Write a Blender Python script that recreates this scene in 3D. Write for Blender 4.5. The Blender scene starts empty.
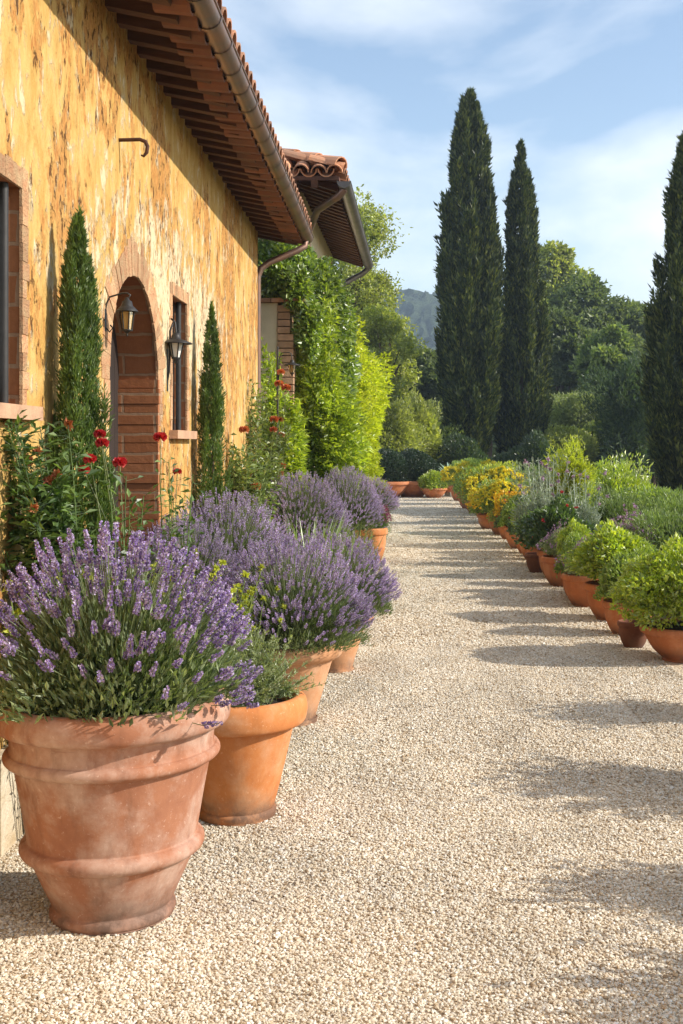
import bpy, math, random
import numpy as np
from mathutils import Vector, Matrix

sc = bpy.context.scene
COL = sc.collection
R = math.radians
CAMH, FPX, VX, VY = 1.6, 1200.0, 400.0, 445.0
SUN_EL, SUN_AZ = 31.0, 98.0      # azimuth measured from +Y towards +X
XW = -1.6                        # plane of the farmhouse wall

def PX(px, Y): return (px - VX) * Y / FPX
def PZ(py, Y): return CAMH - (py - VY) * Y / FPX

# ------------------------------------------------------------------ mesh helpers
def nrm(a):
    a = np.asarray(a, float)
    return a / np.maximum(np.linalg.norm(a, axis=-1, keepdims=True), 1e-9)

class MB:
    def __init__(s): s.v = []; s.f = []; s.n = 0; s.sm = []
    def add(s, V, F, smooth=False):
        V = np.asarray(V, float).reshape(-1, 3)
        F = np.asarray(F, int)
        s.v.append(V); s.f.append(F + s.n); s.n += len(V); s.sm.append(smooth)
        return s
    def mesh(s, name, mat, origin=(0, 0, 0)):
        me = bpy.data.meshes.new(name)
        V = np.concatenate(s.v) - np.asarray(origin, float)
        me.vertices.add(len(V)); me.vertices.foreach_set('co', V.astype(np.float32).ravel())
        loops = np.concatenate([f.ravel() for f in s.f])
        tot = np.concatenate([np.full(len(f), f.shape[1]) for f in s.f])
        sm = np.concatenate([np.full(len(f), b) for f, b in zip(s.f, s.sm)])
        st = np.concatenate([[0], np.cumsum(tot)[:-1]])
        me.loops.add(len(loops)); me.loops.foreach_set('vertex_index', loops.astype(np.int32))
        me.polygons.add(len(tot))
        me.polygons.foreach_set('loop_start', st.astype(np.int32))
        me.polygons.foreach_set('loop_total', tot.astype(np.int32))
        me.polygons.foreach_set('use_smooth', sm.astype(bool))
        if mat: me.materials.append(mat)
        me.update(calc_edges=True)
        return me
    def obj(s, name, mat, parent=None, origin=(0, 0, 0)):
        o = bpy.data.objects.new(name, s.mesh(name, mat, origin))
        COL.objects.link(o)
        if parent: o.parent = parent
        else: o.location = origin
        return o

def box(mb, x0, x1, y0, y1, z0, z1, smooth=False):
    V = [(x, y, z) for x in (x0, x1) for y in (y0, y1) for z in (z0, z1)]
    F = [(0, 1, 3, 2), (4, 6, 7, 5), (0, 4, 5, 1), (2, 3, 7, 6), (0, 2, 6, 4), (1, 5, 7, 3)]
    return mb.add(V, F, smooth)

def beam(mb, p, q, w, h, up=(0, 0, 1)):
    p, q = np.array(p, float), np.array(q, float)
    d = nrm(q - p); s = nrm(np.cross(d, up)); u = np.cross(s, d)
    V = [c + s * a * w / 2 + u * b * h / 2 for c in (p, q) for a, b in ((-1, -1), (1, -1), (1, 1), (-1, 1))]
    F = [(0, 3, 2, 1), (4, 5, 6, 7), (0, 1, 5, 4), (1, 2, 6, 5), (2, 3, 7, 6), (3, 0, 4, 7)]
    return mb.add(V, F)

def tube(mb, pts, rads, n=8, cap=True, smooth=True):
    pts = np.array(pts, float); m = len(pts)
    rads = np.broadcast_to(np.asarray(rads, float), (m,))
    tg = nrm(np.gradient(pts, axis=0))
    ref = np.array([0, 0, 1.0]) if abs(tg[0][2]) < .9 else np.array([1.0, 0, 0])
    V = []
    u = nrm(np.cross(tg[0], ref))
    for i in range(m):
        u = nrm(u - tg[i] * np.dot(u, tg[i])); w = np.cross(tg[i], u)
        for k in range(n):
            a = 2 * math.pi * k / n
            V.append(pts[i] + rads[i] * (math.cos(a) * u + math.sin(a) * w))
    F = [(i * n + k, i * n + (k + 1) % n, (i + 1) * n + (k + 1) % n, (i + 1) * n + k) for i in range(m - 1) for k in range(n)]
    mb.add(V, F, smooth)
    if cap:
        mb.add(V[:n] + [pts[0]], [((k + 1) % n, k, n) for k in range(n)])
        mb.add(V[-n:] + [pts[-1]], [(k, (k + 1) % n, n) for k in range(n)])
    return mb

def lathe(mb, prof, c=(0, 0, 0), n=48, wob=0.0, seed=0, smooth=True):
    V = []; rg = random.Random(seed); p1, p2 = rg.random() * 6, rg.random() * 6
    for r, z in prof:
        for k in range(n):
            a = 2 * math.pi * k / n
            rr = r * (1 + wob * (math.sin(2 * a + p1) + .6 * math.sin(3 * a + p2 + z * 4)))
            V.append((c[0] + rr * math.cos(a), c[1] + rr * math.sin(a), c[2] + z))
    m = len(prof)
    F = [(i * n + k, i * n + (k + 1) % n, (i + 1) * n + (k + 1) % n, (i + 1) * n + k) for i in range(m - 1) for k in range(n)]
    return mb.add(V, F, smooth)

def leaves(mb, pos, d, L, W, rng, fold=.25, flat=None, mid=.45):
    """many separate folded leaves: 4 verts and 2 triangles each"""
    pos = np.asarray(pos, float); n = len(pos)
    if n == 0: return mb
    d = nrm(d); L = np.broadcast_to(L, (n,))[:, None]; W = np.broadcast_to(W, (n,))[:, None]
    ref = rng.normal(size=(n, 3)) if flat is None else np.asarray(flat, float) + rng.normal(size=(n, 3)) * .45
    s = nrm(np.cross(d, ref)); nn = np.cross(s, d)
    a = pos; t = pos + d * L - nn * L * fold * .3
    l = pos + d * L * mid + s * W * .5 + nn * W * fold
    r = pos + d * L * mid - s * W * .5 + nn * W * fold
    V = np.stack([a, l, t, r], 1).reshape(-1, 3)
    i = np.arange(n)[:, None] * 4
    F = np.concatenate([i + [0, 2, 1], i + [0, 3, 2]], 1).reshape(-1, 3)
    return mb.add(V, F)

def sticks(mb, p, q, r0, r1, rng):
    """many thin three-sided stems"""
    p = np.asarray(p, float); q = np.asarray(q, float); n = len(p)
    if n == 0: return mb
    d = nrm(q - p); s = nrm(np.cross(d, rng.normal(size=(n, 3)))); u = np.cross(s, d)
    r0 = np.broadcast_to(r0, (n,))[:, None]; r1 = np.broadcast_to(r1, (n,))[:, None]
    vs = []
    for c, r in ((p, r0), (q, r1)):
        for k in range(3):
            a = 2 * math.pi * k / 3
            vs.append(c + r * (math.cos(a) * s + math.sin(a) * u))
    V = np.stack(vs, 1).reshape(-1, 3)
    i = np.arange(n)[:, None, None] * 6
    F = (i + np.array([[0, 1, 4, 3], [1, 2, 5, 4], [2, 0, 3, 5]])[None]).reshape(-1, 4)
    return mb.add(V, F, True)

def sph(rng, n, zmin=-1.0):
    z = rng.uniform(zmin, 1, n); a = rng.uniform(0, 2 * math.pi, n); r = np.sqrt(1 - z * z)
    return np.stack([r * np.cos(a), r * np.sin(a), z], 1)

def lumps(rng, k, amp, w):
    c = sph(rng, k); am = rng.uniform(.3, 1, k) * amp
    def f(d): return 1 + np.sum(am[None] * np.exp(-(1 - d @ c.T) / w), 1) - amp * .55
    return f

# ------------------------------------------------------------------ things
def tag(o, label=None, cat=None, group=None, kind=None):
    if label: o['label'] = label
    if cat: o['category'] = cat
    if group: o['group'] = group
    if kind: o['kind'] = kind
    return o

def thing(name, loc=(0, 0, 0), label=None, cat=None, group=None, rz=0, scale=1):
    o = bpy.data.objects.new(name, None); COL.objects.link(o)
    o.empty_display_size = .1
    o.location = loc; o.rotation_euler = (0, 0, rz)
    o.scale = (scale,) * 3 if not hasattr(scale, '__len__') else scale
    return tag(o, label, cat, group)

def copy_thing(o, loc, label, rz=0, scale=1, group=None):
    def rec(a, parent):
        c = a.copy(); COL.objects.link(c)
        if parent is not None: c.parent = parent
        for ch in a.children: rec(ch, c)
        return c
    c = rec(o, None)
    c.location = loc; c.rotation_euler = (0, 0, rz)
    c.scale = (scale,) * 3 if not hasattr(scale, '__len__') else scale
    c['label'] = label
    if group: c['group'] = group
    return c

# ------------------------------------------------------------------ materials
class NT:
    def __init__(s, name):
        s.m = bpy.data.materials.new(name); s.m.use_nodes = True
        s.t = s.m.node_tree; s.t.nodes.clear()
        s.out = s.t.nodes.new('ShaderNodeOutputMaterial')
    def n(s, typ, ins=None, **kw):
        x = s.t.nodes.new('ShaderNode' + typ)
        for k, v in kw.items(): setattr(x, k, v)
        if ins:
            for k, v in ins.items():
                if hasattr(v, 'is_output'): s.t.links.new(v, x.inputs[k])
                else: x.inputs[k].default_value = v
        return x
    def ramp(s, fac, stops, interp='LINEAR'):
        x = s.t.nodes.new('ShaderNodeValToRGB'); x.color_ramp.interpolation = interp
        e = x.color_ramp.elements
        while len(e) < len(stops): e.new(.5)
        for i, (p, c) in enumerate(stops):
            e[i].position = p
            c = (c, c, c) if not hasattr(c, '__len__') else c
            e[i].color = (*c, 1)
        s.t.links.new(fac, x.inputs[0]); return x.outputs[0]
    def mix(s, fac, a, b, blend='MIX'):
        x = s.t.nodes.new('ShaderNodeMix'); x.data_type = 'RGBA'; x.blend_type = blend
        for k, v in ((0, fac), (6, a), (7, b)):
            if hasattr(v, 'is_output'): s.t.links.new(v, x.inputs[k])
            else: x.inputs[k].default_value = v if k == 0 else (*v, 1)
        return x.outputs[2]
    def math(s, op, a, b=0.0, clamp=False):
        x = s.t.nodes.new('ShaderNodeMath'); x.operation = op; x.use_clamp = clamp
        for k, v in ((0, a), (1, b)):
            if hasattr(v, 'is_output'): s.t.links.new(v, x.inputs[k])
            else: x.inputs[k].default_value = v
        return x.outputs[0]
    def coords(s, scale=(1, 1, 1), kind='Object', loc=(0, 0, 0), rot=(0, 0, 0)):
        tc = s.n('TexCoord')
        mp = s.n('Mapping', {'Vector': tc.outputs[kind], 'Scale': scale, 'Location': loc, 'Rotation': rot})
        return mp.outputs[0]
    def noise(s, vec, scale, detail=4, rough=.55, dist=0.0):
        return s.n('TexNoise', {'Vector': vec, 'Scale': scale, 'Detail': detail, 'Roughness': rough, 'Distortion': dist}).outputs[0]
    def bump(s, h, strength, dist, normal=None):
        ins = {'Height': h, 'Strength': strength, 'Distance': dist}
        if normal is not None: ins['Normal'] = normal
        return s.n('Bump', ins).outputs[0]
    def surf(s, sh): s.t.links.new(sh, s.out.inputs[0]); return s.m

def leafmat(name, cols, trans=.3, gloss=.05, vary=2.5, tcol=1.5, rough=.45):
    t = NT(name)
    g = t.n('NewGeometry')
    c = t.ramp(g.outputs['Random Per Island'], [(i / max(1, len(cols) - 1), k) for i, k in enumerate(cols)])
    nz = t.noise(t.coords(), vary, 3)
    c = t.mix(1.0, c, t.ramp(nz, [(.3, .62), (.7, 1.3)]), 'MULTIPLY')
    d = t.n('BsdfDiffuse', {'Color': c}).outputs[0]
    tc = t.mix(1.0, c, (tcol * 1.1, tcol * 1.15, tcol * .5), 'MULTIPLY')
    tr = t.n('BsdfTranslucent', {'Color': tc}).outputs[0]
    m = t.n('MixShader', {0: trans, 1: d, 2: tr}).outputs[0]
    gl = t.n('BsdfGlossy', {'Color': (1, 1, 1, 1), 'Roughness': rough}).outputs[0]
    m = t.n('MixShader', {0: gloss, 1: m, 2: gl}).outputs[0]
    return t.surf(m)

def simplemat(name, col, rough=.6, metal=0.0, var=.25, scale=8.0, bump=.15, bdist=.004, col2=None, stretch=(1, 1, 1)):
    t = NT(name); v = t.coords(stretch)
    n1 = t.noise(v, scale, 6, .6)
    c2 = col2 or tuple(x * (1 - var) for x in col)
    c = t.mix(t.ramp(n1, [(.35, 0), (.65, 1)]), c2, col)
    g = t.n('NewGeometry')
    c = t.mix(1.0, c, t.ramp(g.outputs['Random Per Island'], [(0, 1 - var * .8), (1, 1 + var * .5)]), 'MULTIPLY')
    n2 = t.noise(v, scale * 6, 5, .65)
    b = t.n('BsdfPrincipled', {'Base Color': c, 'Roughness': rough, 'Metallic': metal, 'Normal': t.bump(n2, bump, bdist)})
    return t.surf(b.outputs[0])

def potmat(name, base, dark, bloom, bl=.5, stain=.5):
    t = NT(name); v = t.coords()
    n1 = t.noise(v, 3.4, 9, .66, .2)
    n2 = t.noise(v, 9, 6, .7)
    n3 = t.noise(t.coords((1, 1, .25)), 14, 5, .65)
    c = t.mix(t.ramp(n2, [(.3, 0), (.7, 1)]), dark, base)
    msk = t.math('MULTIPLY', t.ramp(n1, [(.44, 0), (.60, 1)]), t.ramp(n2, [(.3, .35), (.65, 1)]))
    c = t.mix(t.math('MULTIPLY', msk, bl), c, bloom)
    c = t.mix(t.math('MULTIPLY', t.ramp(n3, [(.52, 0), (.75, 1)]), stain), c, tuple(x * .45 for x in dark))
    speck = t.ramp(t.noise(v, 60, 5, .75), [(.60, 0), (.68, 1)])
    c = t.mix(t.math('MULTIPLY', speck, .45), c, tuple(min(1, x * 1.25) for x in bloom))
    scr = t.ramp(t.noise(t.coords((1, 1, 9)), 8, 6, .7, 1.2), [(.64, 0), (.70, 1)])
    c = t.mix(t.math('MULTIPLY', scr, .35), c, tuple(x * .6 for x in dark))
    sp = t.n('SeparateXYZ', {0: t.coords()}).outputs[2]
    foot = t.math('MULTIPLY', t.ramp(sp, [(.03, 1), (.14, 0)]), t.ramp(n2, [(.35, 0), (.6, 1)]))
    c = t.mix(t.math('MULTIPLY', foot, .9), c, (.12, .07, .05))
    n4 = t.noise(v, 90, 4, .7)
    h = t.math('ADD', t.math('MULTIPLY', n2, .6), t.math('MULTIPLY', n4, .35))
    b = t.n('BsdfPrincipled', {'Base Color': c, 'Roughness': .82, 'Normal': t.bump(h, .35, .006)})
    b.inputs['Specular IOR Level'].default_value = .25
    return t.surf(b.outputs[0])

def wallmat():
    t = NT('weathered_ochre_plaster')
    v = t.coords((1, 1, .5)); vv = t.coords((1, 1, .55)); vi = t.coords()
    big = t.noise(vi, .85, 5, .62)
    st = t.noise(v, 5.0, 9, .68, .5)
    st2 = t.noise(v, 7.0, 8, .64, .35)
    fine = t.noise(vv, 17, 6, .66, .3)
    c = t.mix(t.ramp(st2, [(.38, 0), (.58, 1)]), (.50, .295, .085), (.60, .395, .145))
    # rusty orange runs where the top coat has worn
    run = t.ramp(t.math('ADD', st, t.math('MULTIPLY', t.math('SUBTRACT', big, .5), .95)), [(.485, 0), (.525, 1)])
    grain = t.noise(t.coords((1, 1, .6)), 30, 6, .7, .4)
    rust = t.mix(t.ramp(grain, [(.40, 0), (.60, 1)]), (.33, .12, .032), (.55, .275, .08))
    c = t.mix(t.math('MULTIPLY', run, t.ramp(fine, [(.38, .95), (.60, .45)])), c, rust)
    # pale lime coat left bare, mostly round the arch
    p = t.n('SeparateXYZ', {0: t.coords()})
    dy = t.math('DIVIDE', t.math('SUBTRACT', p.outputs[1], 2.6), 3.0)
    dz = t.math('DIVIDE', t.math('SUBTRACT', p.outputs[2], 2.55), .8)
    rr = t.math('SQRT', t.math('ADD', t.math('MULTIPLY', dy, dy), t.math('MULTIPLY', dz, dz)))
    near = t.ramp(rr, [(.25, 1), (1.4, 0)])
    lime = t.math('ADD', t.math('ADD', t.math('MULTIPLY', st2, .62), t.math('MULTIPLY', fine, .38)), t.math('MULTIPLY', near, .14))
    limem = t.ramp(lime, [(.545, 0), (.585, 1)])
    c = t.mix(t.math('MULTIPLY', limem, .72), c, (.70, .585, .40))
    # dark pits and cracks
    pit = t.ramp(t.math('ADD', t.math('MULTIPLY', grain, .5), t.math('MULTIPLY', fine, .5)), [(.535, 0), (.575, 1)])
    where = t.math('MAXIMUM', run, t.math('MULTIPLY', t.ramp(lime, [(.50, 0), (.55, 1), (.60, .9), (.68, .35)]), near))
    pit = t.math('MULTIPLY', pit, t.math('MAXIMUM', where, .10))
    c = t.mix(t.math('MULTIPLY', pit, .95), c, (.11, .045, .018))
    h = t.math('ADD', t.math('MULTIPLY', st2, .6), t.math('MULTIPLY', fine, .5))
    h = t.math('SUBTRACT', h, t.math('MULTIPLY', pit, .5))
    h = t.math('ADD', h, t.math('MULTIPLY', limem, .2))
    b = t.n('BsdfPrincipled', {'Base Color': c, 'Roughness': .92, 'Normal': t.bump(h, .7, .05)})
    b.inputs['Specular IOR Level'].default_value = .15
    return t.surf(b.outputs[0])

def brickmat(name, c1, c2, mortar, axes='xz', scale=1.0, bw=.26, bh=.075, ms=.012):
    t = NT(name)
    p = t.n('SeparateXYZ', {0: t.coords()})
    i = {'x': 0, 'y': 1, 'z': 2}
    cv = t.n('CombineXYZ', {0: p.outputs[i[axes[0]]], 1: p.outputs[i[axes[1]]], 2: 0.0}).outputs[0]
    wob = t.n('VectorMath', {0: cv, 1: t.n('VectorMath', {0: t.n('TexNoise', {'Vector': cv, 'Scale': 7.0}).outputs[1], 1: (.03, .03, 0)}, operation='MULTIPLY').outputs[0]}, operation='ADD').outputs[0]
    br = t.n('TexBrick', {'Vector': wob, 'Color1': (*c1, 1), 'Color2': (*c2, 1), 'Mortar': (*mortar, 1), 'Scale': scale, 'Mortar Size': ms, 'Brick Width': bw, 'Row Height': bh, 'Mortar Smooth': .3})
    n2 = t.noise(t.coords(), 22, 6, .7)
    c = t.mix(t.ramp(n2, [(.3, .45), (.7, 0)]), br.outputs[0], tuple(x * .55 for x in c1))
    h = t.math('ADD', t.math('MULTIPLY', br.outputs[1], -.6), t.math('MULTIPLY', n2, .6))
    b = t.n('BsdfPrincipled', {'Base Color': c, 'Roughness': .9, 'Normal': t.bump(h, .6, .012)})
    b.inputs['Specular IOR Level'].default_value = .2
    return t.surf(b.outputs[0])

def gravelmat():
    t = NT('pale_gravel'); v = t.coords()
    vo = t.n('TexVoronoi', {'Vector': v, 'Scale': 58.0})
    c = t.ramp(t.n('SeparateColor', {0: vo.outputs['Color']}).outputs[0],
               [(0, (.34, .25, .16)), (.2, (.54, .43, .30)), (.6, (.67, .56, .41)), (1, (.76, .68, .56))])
    n1 = t.noise(v, 1.3, 5, .6)
    c = t.mix(1.0, c, t.ramp(n1, [(.3, .84), (.7, 1.08)]), 'MULTIPLY')
    h = t.math('SUBTRACT', 1.0, vo.outputs['Distance'])
    b = t.n('BsdfPrincipled', {'Base Color': c, 'Roughness': .9, 'Normal': t.bump(h, .8, .012)})
    b.inputs['Specular IOR Level'].default_value = .2
    return t.surf(b.outputs[0])

def pebblemat():
    t = NT('gravel_stones'); g = t.n('NewGeometry')
    c = t.ramp(g.outputs['Random Per Island'], [(0, (.32, .22, .13)), (.10, (.48, .37, .24)), (.3, (.61, .51, .38)), (.6, (.68, .59, .455)), (.85, (.75, .685, .575)), (1, (.81, .77, .69))])
    n = t.noise(t.coords(), 160, 3, .6)
    c = t.mix(1.0, c, t.ramp(n, [(.3, .8), (.7, 1.12)]), 'MULTIPLY')
    n = t.noise(t.coords((1, .45, 1)), 2.2, 6, .65)
    c = t.mix(1.0, c, t.ramp(n, [(.34, .80), (.6, 1.06)]), 'MULTIPLY')
    b = t.n('BsdfPrincipled', {'Base Color': c, 'Roughness': .85})
    b.inputs['Specular IOR Level'].default_value = .25
    return t.surf(b.outputs[0])

M = dict(
    wall=wallmat(),
    lime=simplemat('pale_stone', (.72, .64, .50), .92, var=.3, scale=5, bump=.7, bdist=.03, col2=(.55, .42, .26)),
    cream=simplemat('cream_render', (.72, .60, .42), .92, var=.15, scale=3, bump=.3, bdist=.01),
    reveal=brickmat('rust_brick', (.34, .125, .05), (.42, .17, .075), (.40, .25, .15), 'xz', 1.0, .42, .13, .01),
    revealy=brickmat('rust_brick_side', (.36, .14, .06), (.45, .19, .09), (.5, .36, .24), 'yz', 1.0, .25, .075),
    arch=simplemat('pink_brick', (.56, .27, .13), .9, var=.35, scale=13, bump=.9, bdist=.025, col2=(.62, .41, .22)),
    sill=simplemat('sill_brick', (.56, .33, .2), .9, var=.3, scale=10, bump=.5, bdist=.01),
    rafter=simplemat('old_chestnut_wood', (.115, .045, .022), .8, var=.4, scale=5, bump=.6, bdist=.01, stretch=(.3, 3, 3)),
    tile2=simplemat('sunny_terracotta_tile', (.58, .25, .12), .85, var=.45, scale=6, bump=.5, bdist=.01, col2=(.44, .24, .15)),
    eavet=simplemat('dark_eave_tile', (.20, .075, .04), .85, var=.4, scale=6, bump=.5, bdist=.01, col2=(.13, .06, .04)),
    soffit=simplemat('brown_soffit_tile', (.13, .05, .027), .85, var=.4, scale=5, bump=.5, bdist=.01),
    tile=simplemat('terracotta_tile', (.46, .19, .09), .85, var=.5, scale=6, bump=.5, bdist=.01, col2=(.34, .2, .13)),
    copper=simplemat('aged_copper', (.30, .17, .12), .42, .65, var=.4, scale=5, bump=.15, bdist=.004, col2=(.20, .15, .13)),
    grey=simplemat('grey_zinc', (.20, .18, .17), .45, .7, var=.4, scale=5, bump=.15, bdist=.004),
    iron=simplemat('dark_iron', (.035, .032, .03), .5, .3, var=.3, scale=20, bump=.2, bdist=.003),
    rust=simplemat('rusty_iron', (.10, .04, .022), .8, .2, var=.4, scale=25, bump=.4, bdist=.003),
    darkwood=simplemat('dark_door_wood', (.045, .03, .025), .6, var=.4, scale=6, bump=.4, bdist=.005, stretch=(4, 4, .5)),
    bark=simplemat('grey_bark', (.16, .11, .075), .95, var=.4, scale=6, bump=.9, bdist=.03, stretch=(3, 3, .6)),
    soil=simplemat('potting_soil', (.05, .032, .02), .95, var=.5, scale=30, bump=.9, bdist=.02),
    grass=simplemat('dry_grass_ground', (.16, .15, .06), .95, var=.5, scale=1.5, bump=.7, bdist=.05, col2=(.09, .11, .035)),
    bed=simplemat('bed_soil', (.17, .12, .075), .95, var=.5, scale=9, bump=.9, bdist=.03),
    gravel=gravelmat(), stones=pebblemat(),
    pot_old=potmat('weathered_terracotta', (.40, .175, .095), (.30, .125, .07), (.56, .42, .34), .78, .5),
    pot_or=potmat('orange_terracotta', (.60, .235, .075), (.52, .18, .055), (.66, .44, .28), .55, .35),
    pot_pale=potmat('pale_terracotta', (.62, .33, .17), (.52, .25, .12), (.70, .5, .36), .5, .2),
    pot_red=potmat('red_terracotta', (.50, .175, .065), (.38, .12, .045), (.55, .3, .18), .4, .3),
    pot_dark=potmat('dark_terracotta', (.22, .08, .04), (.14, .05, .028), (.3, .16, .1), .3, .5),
    white=simplemat('white_stone', (.78, .75, .68), .8, var=.15, scale=6, bump=.3, bdist=.01),
)
def glassmat():
    t = NT('lantern_glass')
    b = t.n('BsdfPrincipled', {'Base Color': (.55, .36, .13, 1), 'Roughness': .25, 'Transmission Weight': .45})
    return t.surf(b.outputs[0])
M['amber'] = glassmat()
def paneglass():
    t = NT('window_glass')
    b = t.n('BsdfPrincipled', {'Base Color': (.32, .34, .35, 1), 'Roughness': .08})
    return t.surf(b.outputs[0])
M['glass'] = paneglass()

L = dict(
    lav=leafmat('lavender_leaf', [(.07, .11, .04), (.14, .19, .075), (.22, .27, .12), (.31, .36, .20)], .32, .05),
    lavstem=leafmat('lavender_stem', [(.18, .22, .09), (.28, .33, .16)], .3, .04),
    lavfl=leafmat('lavender_flower', [(.13, .065, .26), (.27, .165, .48), (.44, .32, .68), (.60, .48, .78), (.72, .62, .86)], .3, .03, tcol=1.0),
    lavfl2=leafmat('lavender_flower_pale', [(.33, .20, .52), (.52, .38, .74), (.71, .59, .87)], .3, .03, tcol=1.0),
    sage=leafmat('greygreen_leaf', [(.20, .25, .10), (.31, .36, .18), (.40, .44, .25)], .35, .05),
    rose=leafmat('rose_leaf', [(.04, .085, .02), (.085, .15, .035), (.16, .24, .06)], .35, .05),
    climber=leafmat('climber_leaf', [(.10, .15, .04), (.19, .26, .06), (.27, .32, .1)], .35, .06),
    red=leafmat('red_petal', [(.42, .015, .025), (.60, .03, .05), (.70, .12, .10)], .3, .03, tcol=.9),
    coral=leafmat('coral_petal', [(.55, .12, .05), (.65, .20, .09), (.70, .33, .2)], .3, .03, tcol=.9),
    rustfl=leafmat('rust_petal', [(.35, .08, .03), (.45, .15, .06), (.5, .25, .12)], .3, .03, tcol=.9),
    cyp=leafmat('cypress_spray', [(.015, .026, .009), (.034, .052, .016), (.075, .10, .028), (.19, .20, .05)], .24, .03, vary=.9),
    cypw=leafmat('wall_cypress_spray', [(.055, .10, .018), (.10, .165, .03), (.17, .24, .045)], .3, .04, vary=3),
    lime=leafmat('lime_leaf', [(.27, .33, .02), (.44, .49, .03), (.58, .60, .06)], .48, .04, vary=1.2),
    limed=leafmat('yellow_shoot_leaf', [(.17, .24, .028), (.32, .40, .04), (.50, .55, .06)], .46, .06, vary=1.6),
    vine=leafmat('vine_leaf', [(.09, .15, .025), (.20, .29, .04), (.38, .46, .07)], .38, .10, vary=1.2),
    box=leafmat('box_leaf', [(.17, .25, .015), (.32, .40, .025), (.50, .54, .06)], .45, .08, vary=4),
    mound=leafmat('mound_leaf', [(.12, .18, .03), (.21, .29, .05), (.34, .41, .09)], .42, .06, vary=4),
    dkm=leafmat('dark_mound_leaf', [(.04, .08, .018), (.08, .14, .03), (.16, .23, .05)], .35, .07, vary=4),
    silver=leafmat('silver_leaf', [(.22, .27, .19), (.32, .37, .28), (.42, .46, .37)], .2, .04, vary=4),
    feather=leafmat('feather_leaf', [(.10, .15, .04), (.18, .25, .07), (.27, .34, .11)], .35, .05, vary=2),
    yellow=leafmat('yellow_petal', [(.74, .52, .02), (.82, .68, .04), (.84, .78, .1)], .3, .03, tcol=.9),
    orange=leafmat('orange_petal', [(.70, .34, .02), (.80, .51, .03), (.82, .64, .06)], .3, .03, tcol=.9),
    mauve=leafmat('mauve_petal', [(.34, .17, .36), (.45, .27, .46), (.55, .40, .55)], .3, .03, tcol=.9),
    heather=leafmat('heather_petal', [(.25, .05, .13), (.38, .09, .2), (.45, .2, .3)], .3, .03, tcol=.9),
    spurge=leafmat('spurge_bract', [(.32, .36, .03), (.45, .48, .05), (.5, .52, .1)], .35, .04),
    iris=leafmat('iris_blade', [(.12, .20, .04), (.20, .30, .07), (.30, .38, .13)], .35, .08, vary=4),
    agave=leafmat('agave_blade', [(.22, .33, .24), (.30, .40, .30)], .1, .08),
    tlight=leafmat('light_tree_leaf', [(.20, .24, .045), (.32, .35, .07), (.45, .46, .12)], .52, .05, vary=.5),
    tmid=leafmat('mid_tree_leaf', [(.09, .135, .035), (.155, .21, .055), (.25, .29, .09)], .45, .03, vary=.35),
    tdark=leafmat('dark_tree_leaf', [(.075, .105, .04), (.125, .16, .06), (.20, .235, .095)], .44, .02, vary=.35),
    tolive=leafmat('olive_leaf', [(.14, .18, .06), (.23, .27, .10), (.33, .36, .16)], .4, .05, vary=.6),
    hedge=leafmat('dark_hedge_leaf', [(.012, .030, .010), (.024, .05, .016), (.05, .085, .03)], .2, .06, vary=2),
    jun=leafmat('juniper_leaf', [(.034, .066, .024), (.065, .11, .036), (.125, .17, .052)], .34, .05, vary=.8),
)

# ------------------------------------------------------------------ plant builders (local coordinates, base at z0)
def core(mb, rx, ry, rz, c, rng, k=.72, zmin=-1.0):
    """opaque leafy heart so that a dense plant is not see-through"""
    m = 2600
    d = sph(rng, m, zmin)
    p = d * np.array([rx, ry, rz]) * k * rng.uniform(.7, 1, (m, 1)) + np.array(c)
    s = (rx * ry * rz) ** (1 / 3)
    return leaves(mb, p, rng.normal(size=(m, 3)) + d * .4, s * .19, s * .13, rng)

def bush_pts(rng, n, rx, ry, rz, c, zmin=-.5, amp=.25, w=.08, k=24, lo=.7, hi=1.02):
    f = lumps(rng, k, amp, w)
    d = sph(rng, n, zmin)
    u = rng.uniform(0, 1, n) ** .6
    r = f(d) * (lo + (hi - lo) * u)
    return d * r[:, None] * np.array([rx, ry, rz]) + np.array(c), d

def bush(rng, n, rx, ry, rz, c, Ln, Wd, mat_parent, zmin=-.5, amp=.25, w=.08, k=24, lo=.7, up=.5, rnd=.7, with_core=True, jit=.35):
    mb = MB()
    p, d = bush_pts(rng, n, rx, ry, rz, c, zmin, amp, w, k, lo)
    dr = d + np.array([0, 0, up]) + rng.normal(size=(n, 3)) * rnd
    leaves(mb, p, dr, Ln * rng.uniform(1 - jit, 1 + jit, n), Wd * rng.uniform(1 - jit, 1 + jit, n), rng)
    if with_core: core(mb, rx, ry, rz, c, rng, zmin=max(zmin, -.75))
    return mb

def florets(mb, p, d, rng, n, Lr, Wr, wob=.9):
    """tight flower heads made of n petals round each p"""
    m = len(p)
    P = np.repeat(p, n, 0); D = np.repeat(d, n, 0)
    dr = D * .6 + rng.normal(size=(m * n, 3)) * wob
    return leaves(mb, P - nrm(dr) * Lr * .1, dr, Lr * rng.uniform(.7, 1.2, m * n), Wr * rng.uniform(.7, 1.2, m * n), rng)

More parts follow.
